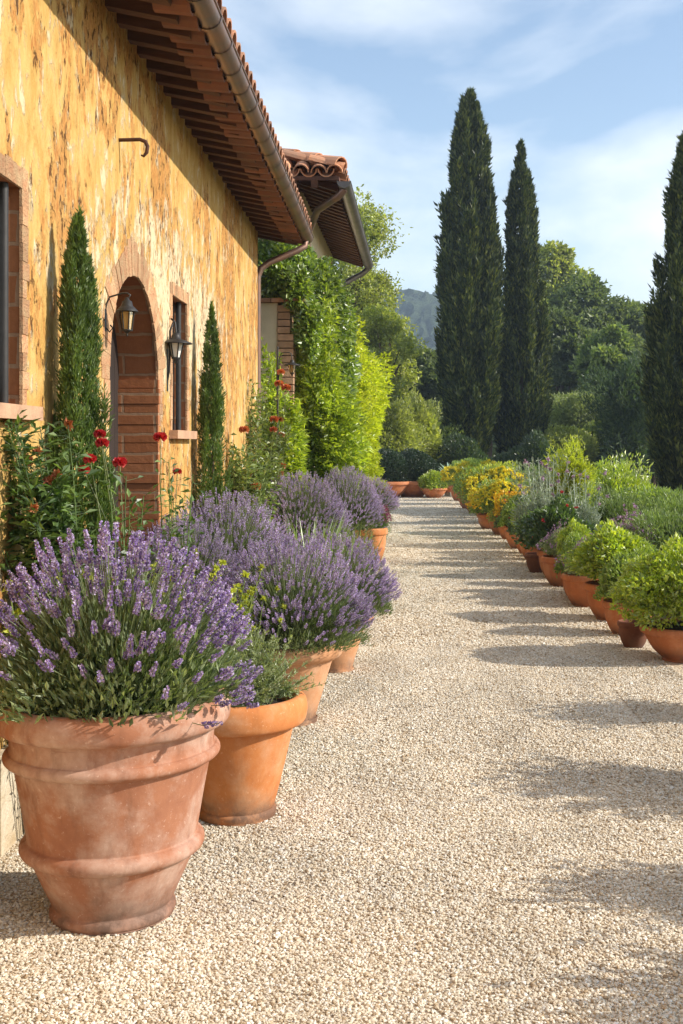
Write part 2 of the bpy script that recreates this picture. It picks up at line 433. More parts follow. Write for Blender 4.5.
def lavender(rng, R0, H, z0, nst, spk_len, spk_w, nleaf, flmat, whorls=7, per=5, droop=.25, leafL=.045, leafW=.0065, base=.55, spread=1.0, strag=0):
    """foliage, stems and flower spikes of a lavender dome: radius R0, height H over z0"""
    fol, stm, fl = MB(), MB(), MB()
    # leafy dome
    n = nleaf
    d = sph(rng, n, .02)
    rr = rng.uniform(.25, 1, n) ** .5
    p = d * rr[:, None] * np.array([R0 * .92, R0 * .92, H * base]) * (1 + .08 * np.sin(d[:, :1] * 9 + d[:, 1:2] * 7))
    p[:, 2] += z0
    dr = d * 1.0 + np.array([0, 0, .8]) + rng.normal(size=(n, 3)) * .45
    leaves(fol, p, dr, leafL * rng.uniform(.6, 1.25, n), leafW * rng.uniform(.7, 1.3, n), rng)
    core(fol, R0 * .68, R0 * .68, H * base * .9, (0, 0, z0), rng, k=.8, zmin=.06)
    # flowering stalks
    az = rng.uniform(0, 2 * math.pi, nst); ph = np.sqrt(rng.uniform(0, 1, nst)) * 1.22 * spread
    dirs = np.stack([np.sin(ph) * np.cos(az), np.sin(ph) * np.sin(az), np.cos(ph)], 1)
    dirs = nrm(dirs + rng.normal(size=(nst, 3)) * .09)
    if strag:                                   # a few stems that flop over the rim
        aa = rng.uniform(-1.0, .7, strag); dirs[:strag] = nrm(np.stack([np.cos(aa), np.sin(aa), rng.uniform(-.05, .35, strag)], 1))
    e = np.sqrt((dirs[:, 0] ** 2 + dirs[:, 1] ** 2) / R0 ** 2 + dirs[:, 2] ** 2 / H ** 2)
    ln = (1 / e) * rng.uniform(.86, 1.06, nst)
    a = dirs * (ln * .35)[:, None] + [0, 0, z0]
    b = dirs * ln[:, None] + [0, 0, z0]
    tip = nrm(dirs + np.array([0, 0, .35]) + rng.normal(size=(nst, 3)) * .12)
    sticks(stm, a, b, .0022, .0016, rng)
    sl = spk_len * rng.uniform(.6, 1.2, nst)
    sticks(stm, b, b + tip * sl[:, None] * .95, .0018, .0012, rng)
    for k in range(whorls):
        tt = k / (whorls - 1)
        prof = (1 - .55 * tt) * (.75 if k == 0 else 1)
        c = b + tip * (sl * tt)[:, None]
        P = np.repeat(c, per, 0); T = np.repeat(tip, per, 0)
        o = rng.normal(size=(nst * per, 3)); o = nrm(o - T * np.sum(o * T, 1, keepdims=True))
        dd = o * .85 + T * .75
        leaves(fl, P + o * spk_w * .12, dd, spk_w * prof * rng.uniform(.65, 1.1, nst * per), spk_w * .62 * rng.uniform(.7, 1.2, nst * per), rng, fold=.3, mid=.6)
    return fol, stm, fl

POT_BIG = [(0, 0), (.192, 0), (.207, .003), (.215, .014), (.213, .03), (.204, .04), (.21, .055), (.243, .125), (.276, .196), (.284, .206), (.302, .214), (.313, .228), (.313, .246), (.302, .259), (.290, .266), (.292, .285), (.312, .40), (.333, .506), (.339, .514), (.356, .519), (.367, .530), (.367, .545), (.357, .556), (.348, .561), (.347, .59), (.352, .616), (.36, .626), (.386, .632), (.400, .645), (.405, .67), (.403, .695), (.392, .716), (.372, .724), (.352, .716), (.343, .69), (.335, .62)]
POT_ROLL = [(0, 0), (.148, 0), (.165, .006), (.168, .03), (.156, .042), (.162, .05), (.2, .2), (.24, .37), (.247, .395), (.282, .402), (.297, .42), (.303, .46), (.298, .498), (.283, .517), (.262, .52), (.25, .505), (.245, .44)]
POT_SMALL = [(r * 1.12, z * 1.12) for r, z in [(0, 0), (.128, 0), (.138, .006), (.142, .02), (.168, .06), (.193, .12), (.206, .18), (.21, .228), (.213, .238), (.226, .244), (.231, .26), (.229, .285), (.22, .298), (.206, .3), (.198, .29), (.192, .25)]]
POT_BOWL = [(0, 0), (.17, 0), (.18, .01), (.19, .025), (.26, .09), (.31, .17), (.325, .2), (.345, .205), (.355, .222), (.352, .25), (.335, .262), (.315, .255), (.31, .22)]
POT_TALL = [(0, 0), (.135, 0), (.148, .008), (.15, .03), (.142, .04), (.19, .2), (.24, .36), (.262, .37), (.285, .385), (.3, .41), (.302, .44), (.29, .462), (.27, .465), (.258, .45), (.252, .4)]

def spline(prof, k=4):
    P = np.array([prof[0]] + list(prof) + [prof[-1]], float); out = []
    for i in range(1, len(P) - 2):
        a, b, c, d = P[i - 1], P[i], P[i + 1], P[i + 2]
        for u in np.arange(k) / k:
            q = .5 * (2 * b + (c - a) * u + (2 * a - 5 * b + 4 * c - d) * u * u + (3 * b - a - 3 * c + d) * u ** 3)
            out.append((max(q[0], 0), max(q[1], 0)))
    return out + [tuple(P[-1])]

def add_pot(root, prof, mat, wob=.004, seed=0, n=56, rim=True):
    mb = MB(); lathe(mb, spline(prof), n=n, wob=wob, seed=seed)
    p = mb.obj('pot', mat, root); p.data.set_sharp_from_angle(angle=R(50))
    r, z = prof[-1]
    s = MB(); lathe(s, [(r * 1.01, z + .02), (r * .6, z + .035), (0.001, z + .04)], n=32, wob=.0)
    s.obj('soil', M['soil'], root)
    return p

# ================================================================== SETTING
rng = np.random.default_rng(7)

# ground sheet (one sheet out to the horizon)
g = MB()
xs = np.concatenate([np.linspace(-1500, -60, 10), np.linspace(-40, 40, 40), np.linspace(60, 1500, 10)])
ys = np.concatenate([np.linspace(-60, 0, 6), np.linspace(4, 90, 44), np.linspace(120, 2600, 16)])
XX, YY = np.meshgrid(xs, ys, indexing='ij')
ZZ = np.full_like(XX, -.02)
nx, ny = XX.shape
V = np.stack([XX, YY, ZZ], -1).reshape(-1, 3)
F = [(i * ny + j, (i + 1) * ny + j, (i + 1) * ny + j + 1, i * ny + j + 1) for i in range(nx - 1) for j in range(ny - 1)]
g.add(V, F, True)
tag(g.obj('ground', M['grass']), kind='structure')

# gravel path
g = MB()
ys = np.concatenate([np.arange(-4, 14, .25), np.arange(14, 43.1, .6)])
xe = []
V = []; F = []
for j, y in enumerate(ys):
    for i, x in enumerate(np.linspace(-3.0, 2.9, 26)):
        z = .0 + .008 * math.sin(x * 2.1 + y * .7) * math.sin(y * 1.3 + x) if abs(x) < 1.4 else 0
        V.append((x + (.05 * math.sin(y * 1.7) if i in (0, 25) else 0), y, z))
for j in range(len(ys) - 1):
    for i in range(25):
        F.append((j * 26 + i, j * 26 + i + 1, (j + 1) * 26 + i + 1, (j + 1) * 26 + i))
g.add(V, F, True)
tag(g.obj('path', M['gravel']), kind='structure')

def path_z(x, y):
    return np.where(np.abs(x) < 1.4, .008 * np.sin(x * 2.1 + y * .7) * np.sin(y * 1.3 + x), 0)

# loose stones over the near path
ph = (1 + 5 ** .5) / 2
ico = nrm(np.array([(-1, ph, 0), (1, ph, 0), (-1, -ph, 0), (1, -ph, 0), (0, -1, ph), (0, 1, ph), (0, -1, -ph), (0, 1, -ph), (ph, 0, -1), (ph, 0, 1), (-ph, 0, -1), (-ph, 0, 1)]))
icf = np.array([(0, 11, 5), (0, 5, 1), (0, 1, 7), (0, 7, 10), (0, 10, 11), (1, 5, 9), (5, 11, 4), (11, 10, 2), (10, 7, 6), (7, 1, 8), (3, 9, 4), (3, 4, 2), (3, 2, 6), (3, 6, 8), (3, 8, 9), (4, 9, 5), (2, 4, 11), (6, 2, 10), (8, 6, 7), (9, 8, 1)])
OCV = np.array([(1, 0, 0), (-1, 0, 0), (0, 1, 0), (0, -1, 0), (0, 0, 1), (0, 0, -1.)]); OCF = np.array([(0, 2, 4), (2, 1, 4), (1, 3, 4), (3, 0, 4), (2, 0, 5), (1, 2, 5), (3, 1, 5), (0, 3, 5)])
def stones(mb, y0, y1, dens, r0, r1, T=None):
    tv, tf = T or (ico, icf); nv = len(tv)
    area = 0; n = int(dens * (y1 - y0) * 3.6)
    y = rng.uniform(y0, y1, n); x = rng.uniform(-1.75, 1.95, n)
    keep = (x > -.36 * y - .25) & (x < .245 * y + .35)
    x, y = x[keep], y[keep]; n = len(x)
    r = rng.uniform(r0, r1, n) * np.where(rng.random(n) < .06, 1.45, 1)
    sc3 = np.stack([r * rng.uniform(.8, 1.35, n), r * rng.uniform(.7, 1.1, n), r * rng.uniform(.5, .8, n)], 1)
    Vt = tv[None] * (1 + rng.normal(size=(n, nv, 1)) * .13) * sc3[:, None]
    a = rng.uniform(0, 6.28, n); tl = rng.normal(size=n) * .35
    ca, sa, ct, st = np.cos(a)[:, None], np.sin(a)[:, None], np.cos(tl)[:, None], np.sin(tl)[:, None]
    X, Y, Z = Vt[..., 0], Vt[..., 1], Vt[..., 2]
    Y, Z = Y * ct - Z * st, Y * st + Z * ct
    X, Y = X * ca - Y * sa, X * sa + Y * ca
    z = path_z(x, y) + r * rng.uniform(.05, .6, n)
    V = np.stack([X + x[:, None], Y + y[:, None], Z + z[:, None]], -1).reshape(-1, 3)
    F = (np.arange(n)[:, None, None] * nv + tf[None]).reshape(-1, 3)
    mb.add(V, F)
g = MB()
stones(g, 2.9, 5.6, 15000, .0032, .0068)
stones(g, 5.6, 9.5, 9500, .0048, .0085, (OCV, OCF))
stones(g, 9.5, 15, 3600, .0075, .0115, (OCV, OCF))
stones(g, 15, 24, 1300, .009, .013, (OCV, OCF))
stones(g, 24, 37, 650, .011, .016, (OCV, OCF))
tag(g.obj('gravel', M['stones']), kind='stuff', label='loose pale crushed gravel covering the path', cat='gravel')

# planting soil on the right of the path and beyond its end
g = MB(); box(g, 2.35, 9, -3, 43, -.3, .02); tag(g.obj('soil_bed', M['bed']), kind='structure')
# wooded hills far off
def hill(name, Y, prof, depth, seed):
    r2 = np.random.default_rng(seed)
    nx, ny = 420, 60
    x = np.linspace(prof[0][0], prof[-1][0], nx)
    h = np.interp(x, [p[0] for p in prof], [p[1] for p in prof])
    V = np.zeros((nx, ny, 3))
    for j in range(ny):
        t = j / (ny - 1)
        V[:, j, 0] = x; V[:, j, 1] = Y + depth * t
        s = math.sin(min(1, t * 1.6) * math.pi / 2) * (1 if t < .7 else 1 - (t - .7))
        V[:, j, 2] = h * s
    bumps = r2.uniform(0, 1, (nx, ny))
    V[:, 1:, 2] += bumps[:, 1:] * 4.5 + 2 * np.sin(V[:, 1:, 0] * .09 + V[:, 1:, 1] * .05)
    V[:, :, 0] += r2.uniform(-.8, .8, (nx, ny)); V[:, 0, 2] = -2
    F = [(i * ny + j, (i + 1) * ny + j, (i + 1) * ny + j + 1, i * ny + j + 1) for i in range(nx - 1) for j in range(ny - 1)]
    m = MB(); m.add(V.reshape(-1, 3), F, False)
    return tag(m.obj(name, M['hillm']), kind='structure')
M['hillm'] = simplemat('wooded_slope', (.10, .15, .06), .95, var=.6, scale=.22, bump=1.0, bdist=6.0, col2=(.025, .05, .022))
hill('hill', 430, [(-420, 10), (-250, 40), (-120, 58), (-20, 66), (20, 64), (60, 61), (110, 52), (170, 50), (240, 38), (330, 20), (460, 6)], 170, 3)
hill('hill', 300, [(-300, 14), (-100, 30), (-10, 26), (20, 22), (60, 20), (120, 30), (200, 34), (300, 18)], 110, 5)

# ================================================================== FARMHOUSE
HO = (XW, 6.0, 0.0)
house = thing('farmhouse', HO, 'long ochre farmhouse with peeling plaster, arched doorway and tiled eave', 'house', rz=0)
WT = 4.08                                   # top of the wall
YA, YB = -2.0, 13.5
D0, D1, DSP, DRI = 6.60, 7.93, 2.03, .60    # arched doorway
W1 = (3.95, 5.08, 1.76, 2.69)               # near window  y0,y1,z0,z1
W2 = (8.42, 9.01, 1.70, 2.66)               # second window
def archz(y):
    t = (y - (D0 + D1) / 2) / ((D1 - D0) / 2)
    return DSP + DRI * math.sqrt(max(0, 1 - t * t))
w = MB()
def wq(y0, y1, z0, z1): w.add([(XW, y0, z0), (XW, y1, z0), (XW, y1, z1), (XW, y0, z1)], [(0, 1, 2, 3)])
wq(YA, W1[0], 0, WT); wq(W1[0], W1[1], 0, W1[2]); wq(W1[0], W1[1], W1[3], WT)
wq(W1[1], D0, 0, WT)
ns = 28
ay = [(D0 + D1) / 2 - (D1 - D0) / 2 * math.cos(math.pi * i / ns) for i in range(ns + 1)]
for i in range(ns):
    w.add([(XW, ay[i], archz(ay[i])), (XW, ay[i + 1], archz(ay[i + 1])), (XW, ay[i + 1], WT), (XW, ay[i], WT)], [(0, 1, 2, 3)])
wq(D1, W2[0], 0, WT); wq(W2[0], W2[1], 0, W2[2]); wq(W2[0], W2[1], W2[3], WT); wq(W2[1], YB, 0, WT)
# gable end and back so that the house is a solid body
XR, XBK = -4.6, -7.6
w.add([(XW, YB, 0), (XBK, YB, 0), (XBK, YB, WT), (XR, YB, WT + 1.0), (XW, YB, WT)], [(0, 1, 2, 3, 4)])
w.add([(XBK, YB, 0), (XBK, YA, 0), (XBK, YA, WT), (XBK, YB, WT)], [(0, 1, 2, 3)])
w.add([(XW, YA, 0), (XBK, YA, 0), (XBK, YA, WT), (XR, YA, WT + 1.0), (XW, YA, WT)], [(0, 1, 2, 3, 4)])
wall_o = w.obj('wall', M['wall'], house, HO)
rg = random.Random(4)
for ya, yb in ((1.0, D0 - .06), (D1 + .06, 13.44)):
    pl = MB(); y = ya
    while y < yb - .1:
        l = min(rg.uniform(.3, .75), yb - y)
        box(pl, XW - .05, XW + .03 + rg.uniform(0, .035), y, y + l + .001, -.02, .36 + rg.uniform(-.03, .03)); y += l
    pl.obj('stone_plinth', M['lime'], house, HO)

# doorway
dr = MB()
dd = .27
for i in range(ns):                                   # arch soffit
    a, b = ay[i], ay[i + 1]
    dr.add([(XW, a, archz(a)), (XW, b, archz(b)), (XW - dd, b, archz(b)), (XW - dd, a, archz(a))], [(0, 3, 2, 1)])
for yj in (D0, D1):
    dr.add([(XW, yj, 0), (XW - dd, yj, 0), (XW - dd, yj, DSP), (XW, yj, DSP)], [(0, 1, 2, 3)])
# ragged brick edges of the far jamb
z = 0.0; rg = random.Random(9)
while z < DSP - .02:
    h = rg.uniform(.10, .14)
    box(dr, XW - dd, XW + .004 + rg.uniform(0, .012), D1 - .012 - rg.uniform(0, .016), D1 + .03, z + .006, min(z + h, DSP))
    z += h
doorway = dr.obj('door_surround', M['reveal'], house, HO)
vs = MB(); rg = random.Random(12)
nv = 29
for i in range(nv):                                    # pink voussoirs
    t0 = math.pi * (i + .03) / nv; t1 = math.pi * (i + .97) / nv
    cy, ry = (D0 + D1) / 2, (D1 - D0) / 2
    ro = .19 + rg.uniform(-.05, .045); ri = -.004 + rg.uniform(-.012, .0)
    P = []
    for x in (XW - .012, XW + .002 + rg.uniform(0, .005)):
        for tt, e in ((t0, ri), (t1, ri), (t1, ro), (t0, ro)):
            P.append((x, cy - (ry + e) * math.cos(tt), DSP + (DRI + e) * math.sin(tt)))
    vs.add(P, [(0, 1, 2, 3), (4, 7, 6, 5), (0, 4, 5, 1), (1, 5, 6, 2), (2, 6, 7, 3), (3, 7, 4, 0)])
for yj in (D0, D1):
    for k in range(4):
        z = DSP + .004 - k * .078
        wd = (.17, .12, .15, .09)[k]
        a, b = (yj - wd, yj + .002) if yj == D0 else (yj - .002, yj + wd)
        box(vs, XW - .012, XW + .003 + rg.uniform(0, .004), a, b, z - .074, z + .001)
vs.obj('brick_arch', M['arch'], house, HO)
dm = MB()
n = 10
for i in range(n):
    a = D0 - .02 + (D1 - D0 + .04) * i / n; b = D0 - .02 + (D1 - D0 + .04) * (i + .97) / n
    box(dm, XW - dd - .05 - .004 * (i % 2), XW - dd + .012, a, b, 0, 2.75)
dm2 = dm.obj('door', M['darkwood'], house, HO)
hd = MB(); tube(hd, [(XW - dd + .012, 6.85, 1.0), (XW - dd + .06, 6.85, 1.0), (XW - dd + .06, 6.93, 1.0)], .011)
hd.obj('handle', M['iron'], dm2, HO)
# step
st = MB(); box(st, XW - dd, XW + .18, D0 - .02, D1 + .02, -.02, .09); st.obj('step', M['lime'], house, HO)

def window(W, depth, mull):
    y0, y1, z0, z1 = W
    r = MB()
    r.add([(XW, y1, z0), (XW - depth, y1, z0), (XW - depth, y1, z1), (XW, y1, z1)], [(0, 3, 2, 1)])
    r.add([(XW, y0, z0), (XW - depth, y0, z0), (XW - depth, y0, z1), (XW, y0, z1)], [(0, 1, 2, 3)])
    r.add([(XW, y0, z1), (XW, y1, z1), (XW - depth, y1, z1), (XW - depth, y0, z1)], [(0, 1, 2, 3)])
    r.add([(XW, y0, z0), (XW, y1, z0), (XW - depth, y1, z0), (XW - depth, y0, z0)], [(0, 3, 2, 1)])
    wo = r.obj('window', M['reveal'], house, HO)
    s = MB(); rg = random.Random(int(y0 * 10))
    nb = int((z1 - z0) / .075)
    for k in range(nb):                                # pale brick jambs
        for yj, sd in ((y1, 1), (y0, -1)):
            wd = (.085 if k % 2 else .06) + rg.uniform(-.01, .012)
            za, zb = z0 + (z1 - z0) * k / nb, z0 + (z1 - z0) * (k + .97) / nb
            a, b = (yj - .006, yj + wd) if sd > 0 else (yj - wd, yj + .006)
            box(s, XW - .01, XW + .002 + rg.uniform(0, .004), a, b, za, zb)
    nb = max(3, int((y1 - y0 + .16) / .075))
    for k in range(nb):
        a = y0 - .08 + (y1 - y0 + .16) * k / nb; b = y0 - .08 + (y1 - y0 + .16) * (k + .97) / nb
        box(s, XW - .01, XW + .002 + rg.uniform(0, .004), a, b, z1 - .004, z1 + .08 + rg.uniform(-.01, .01))
    s.obj('brick_surround', M['arch'], wo, HO)
    s = MB(); box(s, XW - depth, XW + .06, y0 - .1, y1 + .1, z0 - .055, z0 + .004)
    s.obj('sill', M['sill'], wo, HO)
    f = MB(); xf = XW - depth
    for yy in (y0 + .025, y1 - .1):
        box(f, xf - .04, xf + .02, yy - .022, yy + .022, z0 + .005, z1 - .005)
    for zz in (z0 + .035, z1 - .035):
        box(f, xf - .035, xf + .015, y0 + .005, y1 - .005, zz - .025, zz + .025)
    for k in range(1, mull + 1):
        yy = y0 + (y1 - y0) * k / (mull + 1)
        box(f, xf - .034, xf + .014, yy - .016, yy + .016, z0 + .06, z1 - .06)
    f.obj('frame', M['darkwood'], wo, HO)
    gl = MB(); box(gl, xf - .02, xf - .012, y0 + .01, y1 - .01, z0 + .02, z1 - .02); gl.obj('pane', M['glass'], wo, HO)
    # iron shutter bar in front of the reveal
    b = MB(); tube(b, [(xf + .055, y1 - .10, z0 + .002), (xf + .055, y1 - .10, z1 - .002)], .02, 12)
    b.obj('shutter_bar', M['iron'], wo, HO)
    return wo
window(W1, .10, 1); window(W2, .10, 0)

# roof with rafters, tiles and gutter
SL = .20                                   # rise per metre of the slope
XE = -1.20                                 # end of the rafters
def rz_(x): return WT - (x - XW) * SL      # underside of the boards
rf = MB()
YR0, YR1 = YA - .3, 13.86
for x0, x1, sg in ((XE, XR, 1), ):
    V = []
    for yy in (YR0, YR1):
        V += [(XE, yy, rz_(XE)), (XR, yy, rz_(XR)), (XR, yy, rz_(XR) + .06), (XE, yy, rz_(XE) + .06)]
    rf.add(V, [(0, 1, 5, 4), (1, 2, 6, 5), (2, 3, 7, 6), (3, 0, 4, 7), (0, 3, 2, 1), (4, 5, 6, 7)])
V = []
for yy in (YR0, YR1):
    V += [(XR, yy, rz_(XR)), (XBK - .4, yy, rz_(XE)), (XBK - .4, yy, rz_(XE) + .06), (XR, yy, rz_(XR) + .06)]
rf.add(V, [(0, 1, 5, 4), (1, 2, 6, 5), (2, 3, 7, 6), (3, 0, 4, 7), (0, 3, 2, 1), (4, 5, 6, 7)])
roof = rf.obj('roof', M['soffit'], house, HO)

def barrel(mb, p, q, r0, r1, n=7, th=.014, rg=None):
    p, q = np.array(p, float), np.array(q, float)
    d = nrm(q - p); s = nrm(np.cross(d, (0, 0, 1))); u = np.cross(s, d)
    V = []
    for c, r in ((p, r0), (q, r1)):
        for rr in (r, r - th):
            for k in range(n + 1):
                a = math.pi * k / n
                V.append(c + s * math.cos(a) * rr + u * math.sin(a) * rr)
    m = n + 1; F = []
    for k in range(n):
        F += [(k, k + 1, 2 * m + k + 1, 2 * m + k), (m + k, 3 * m + k, 3 * m + k + 1, m + k + 1),
              (k, m + k, m + k + 1, k + 1), (2 * m + k, 2 * m + k + 1, 3 * m + k + 1, 3 * m + k)]
    mb.add(V, F, False)
def tiles_on(mb, y0, y1, xe, xr, zf, rg, step=.205, rows=7, over=.17, tl=.44):
    yy = y0
    while yy < y1:
        for k in range(rows):
            xa = xe + over - k * (tl - .08) * (1 if xr < xe else -1)
            xb = xa - tl * (1 if xr < xe else -1)
            jy = rg.uniform(-.012, .012); jz = rg.uniform(0, .012) + .012 * (k % 2)
            barrel(mb, (xa, yy + jy, zf(xa) + .075 + jz + .02), (xb, yy + jy, zf(xb) + .075 + jz - .0), .095, .078)
        # channel tile between the covers
        for k in range(2):
            xa = xe + over - .02 - k * .36; xb = xa - .44
            p, q = (xa, yy + step / 2, zf(xa) + .15), (xb, yy + step / 2, zf(xb) + .15)
            barrel(mb, p, q, -.09, -.08)
        yy += step
tl = MB(); tiles_on(tl, YR0 + .1, YR1 + .02, XE, XR, lambda x: rz_(x), random.Random(3))
tl.obj('roof_tiles', M['tile'], roof, HO)
rg = random.Random(21)
yy = YA - .1
while yy < YR1 - .03:
    r_ = MB(); h = .095
    j = rg.uniform(-.012, .012)
    beam(r_, (XW - .4, yy + j, rz_(XW - .4) - h / 2 - .002), (XE + rg.uniform(-.01, .03), yy + j + rg.uniform(-.01, .01), rz_(XE) - h / 2 - .002), .085, h)
    r_.obj('rafter', M['rafter'], roof, HO)
    yy += .27
fb = MB()
yy = YR0
for k in range(70):                        # scalloped bed of tile ends over the rafter tips
    a = YR0 + k * .235
    if a > YR1 - .1: break
    barrel(fb, (XE + .10, a, rz_(XE) + .0 + .004), (XE - .10, a, rz_(XE - .10) + .004), -.1, -.1)
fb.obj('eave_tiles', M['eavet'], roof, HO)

def gutter(mb, p, q, r, th=.006, n=10):
    p, q = np.array(p, float), np.array(q, float)
    d = nrm(q - p); s = nrm(np.cross(d, (0, 0, 1))); u = np.array([0, 0, 1.0])
    V = []
    for c in (p, q):
        for rr in (r, r - th):
            for k in range(n + 1):
                a = math.pi + math.pi * k / n
                V.append(c + s * math.cos(a) * rr + u * math.sin(a) * rr)
    m = n + 1; F = []
    for k in range(n):
        F += [(k, k + 1, 2 * m + k + 1, 2 * m + k), (m + k, 3 * m + k, 3 * m + k + 1, m + k + 1)]
    F += [(0, 2 * m, 3 * m, m), (n, m + n, 3 * m + n, 2 * m + n)]
    mb.add(V, F, True)
    for o_, fl in ((0, 1), (2 * m, 0)):
        c = (p if o_ == 0 else q)
        mb.add(list(V[o_:o_ + m]), [tuple(range(m))])
    for sgn in (1, -1):
        tube(mb, [p + s * r * sgn, q + s * r * sgn], .008, 6)
XG, ZG = -1.075, 4.0
gt = MB(); gutter(gt, (XG, YR0, ZG + .0), (XG, YR1 + .02, ZG - .0), .075)
gu = gt.obj('gutter', M['copper'], house, HO)
yy = YR0 + .2
while yy < YR1:
    b = MB(); V = []
    pts = [(XG + .0805 * math.cos(a), yy, ZG + .0805 * math.sin(a)) for a in np.linspace(math.pi, 2 * math.pi, 12)]
    for (x, y_, z_) in pts: V += [(x, y_ - .016, z_), (x, y_ + .016, z_)]
    b.add(V, [(2 * i, 2 * i + 1, 2 * i + 3, 2 * i + 2) for i in range(11)], True)
    tube(b, [(XG - .08, yy, ZG), (XE - .02, yy, ZG + .03)], .008, 6)
    b.obj('bracket', M['copper'], gu, HO); yy += .42
dp = MB()
tube(dp, [(XG - .005, 13.72, ZG - .06), (XG - .01, 13.70, ZG - .13), (XG - .1, 13.66, ZG - .19), (XW + .12, 13.60, ZG - .33), (XW + .03, 13.58, ZG - .40), (XW - .01, 13.57, ZG - .50), (XW - .01, 13.57, 2.0), (XW - .01, 13.57, .1)], .038, 10)
dp.obj('downpipe', M['copper'], house, HO)

# iron hook high on the wall
hk = MB()
yk, zk = 6.83, 3.335
tube(hk, [(XW - .03, yk, zk), (XW + .12, yk, zk + .004), (XW + .15, yk, zk - .008), (XW + .163, yk, zk - .035), (XW + .158, yk, zk - .07), (XW + .14, yk, zk - .092), (XW + .128, yk, zk - .085)], [.011, .011, .012, .012, .011, .008, .006], 8)
lathe_pl = MB()
o = hk.obj('wall_hook', M['rust'], None, (XW, yk, zk))
tag(o, 'rusty iron hook sticking out of the ochre wall high above the doorway', 'hook')

# ------------------------------------------------------------------ lanterns
def lantern(loc, label, style, s=1.0, arm=.12):
    t = thing('wall_lantern', loc, label, 'lantern', 'wall lanterns')
    if style == 'carriage':
        h = MB()
        lathe(h, [(.004, .075), (.012, .07), (.016, .055), (.03, .048), (.036, .02), (.05, .008), (.068, -.012), (.07, -.018), (.052, -.018), (.0, -.016)], n=24)
        h.obj('cap', M['iron'], t)
        f = MB()
        for k in range(6):
            a = math.pi / 3 * k
            tube(f, [(.045 * math.cos(a), .045 * math.sin(a), -.018), (.03 * math.cos(a), .03 * math.sin(a), -.135)], .0045, 6)
        lathe(f, [(0, -.155), (.012, -.15), (.02, -.14), (.036, -.138), (.036, -.13), (0, -.13)], n=18)
        lathe(f, [(0, -.175), (.008, -.168), (.005, -.155)], n=10)
        f.obj('frame', M['iron'], t)
        gl = MB(); lathe(gl, [(.0405, -.02), (.028, -.131)], n=6, smooth=False); gl.obj('glass', M['amber'], t)
        b = MB()
        x0 = -arm
        tube(b, [(x0, 0, -.02), (x0 + .01, 0, .03), (x0 + .03, 0, .075), (-.03, 0, .10), (.0, 0, .1), (.02, 0, .088), (.012, 0, .07), (0, 0, .068)], .006, 8)
        tube(b, [(x0, 0, -.11), (x0 + .03, 0, -.145), (x0 + .05, 0, -.12), (x0 + .035, 0, -.1)], .005, 8)
        box(b, x0 - .012, x0 + .006, -.025, .025, -.14, .0)
        b.obj('bracket', M['iron'], t)
    else:
        h = MB()
        lathe(h, [(.0, .05), (.018, .048), (.026, .03), (.03, .012), (.05, .006), (.095, -.012), (.097, -.018), (.05, -.012), (0, -.01)], n=28)
        h.obj('cap', M['iron'], t)
        f = MB()
        for k in range(6):
            a = math.pi / 3 * k
            tube(f, [(.045 * math.cos(a), .045 * math.sin(a), -.012), (.024 * math.cos(a), .024 * math.sin(a), -.10)], .004, 6)
        lathe(f, [(0, -.14), (.01, -.13), (.014, -.115), (.027, -.105), (.027, -.098), (0, -.098)], n=18)
        f.obj('frame', M['iron'], t)
        gl = MB(); lathe(gl, [(.042, -.014), (.023, -.1)], n=6, smooth=False); gl.obj('glass', M['white'] if style == 'disk' else M['amber'], t)
        b = MB(); x0 = -arm
        tube(b, [(x0, 0, -.26), (x0 + .015, 0, -.18), (x0 + .02, 0, -.05), (x0 + .02, 0, .06), (x0 + .045, 0, .125), (-.03, 0, .135), (-.005, 0, .11), (0, 0, .05)], .006, 8)
        box(b, x0 - .012, x0 + .006, -.02, .02, -.3, -.05)
        b.obj('bracket', M['iron'], t)
    t.scale = (s,) * 3
    return t
lantern((PX(127, 6.5), 6.5, PZ(309, 6.5)), 'black iron lantern with amber glass beside the arched doorway', 'carriage', .86, .14)
lantern((PX(176, 8.25), 8.25, PZ(341, 8.25)), 'iron wall lantern with wide flat disk cap in front of the narrow window', 'disk', 1.15, .056)

# garden wall stub with brick quoin beyond the farmhouse corner
GO = (-1.5, 14.3, 0)
gw = thing('garden_wall', GO, 'short cream garden wall with brick corner beyond the farmhouse', 'wall')
zt = PZ(303, 14.3)
b = MB(); box(b, -2.6, -1.46, 14.3, 14.75, 0, zt); b.obj('rendered_panel', M['cream'], gw, GO)
b = MB(); rg = random.Random(2); z = 0
while z < zt - .04:
    wd = rg.choice([.13, .19, .15])
    box(b, -1.46 + .003, -1.46 + wd, 14.285 - rg.uniform(0, .01), 14.76, z + .006, min(z + .08, zt)); z += .086
b.obj('brick_quoin', M['sill'], gw, GO)
b = MB()
for k in range(7): box(b, -2.6 + k * .215, -2.6 + k * .215 + .205, 14.22, 14.83, zt + .004, zt + .05)
b.obj('coping', M['tile'], gw, GO)
lt = lantern((PX(292, 13.0), 13.0, PZ(364, 13.0)), 'small black lantern on a slender iron pole by the lime green bushes', 'far', .95, .165)
lt.name = 'garden_lantern'; del lt['group']
b = MB(); tube(b, [(-.165, 0, -lt.location.z / .95 - .03), (-.165, 0, .2)], .011, 8); b.obj('pole', M['iron'], lt)


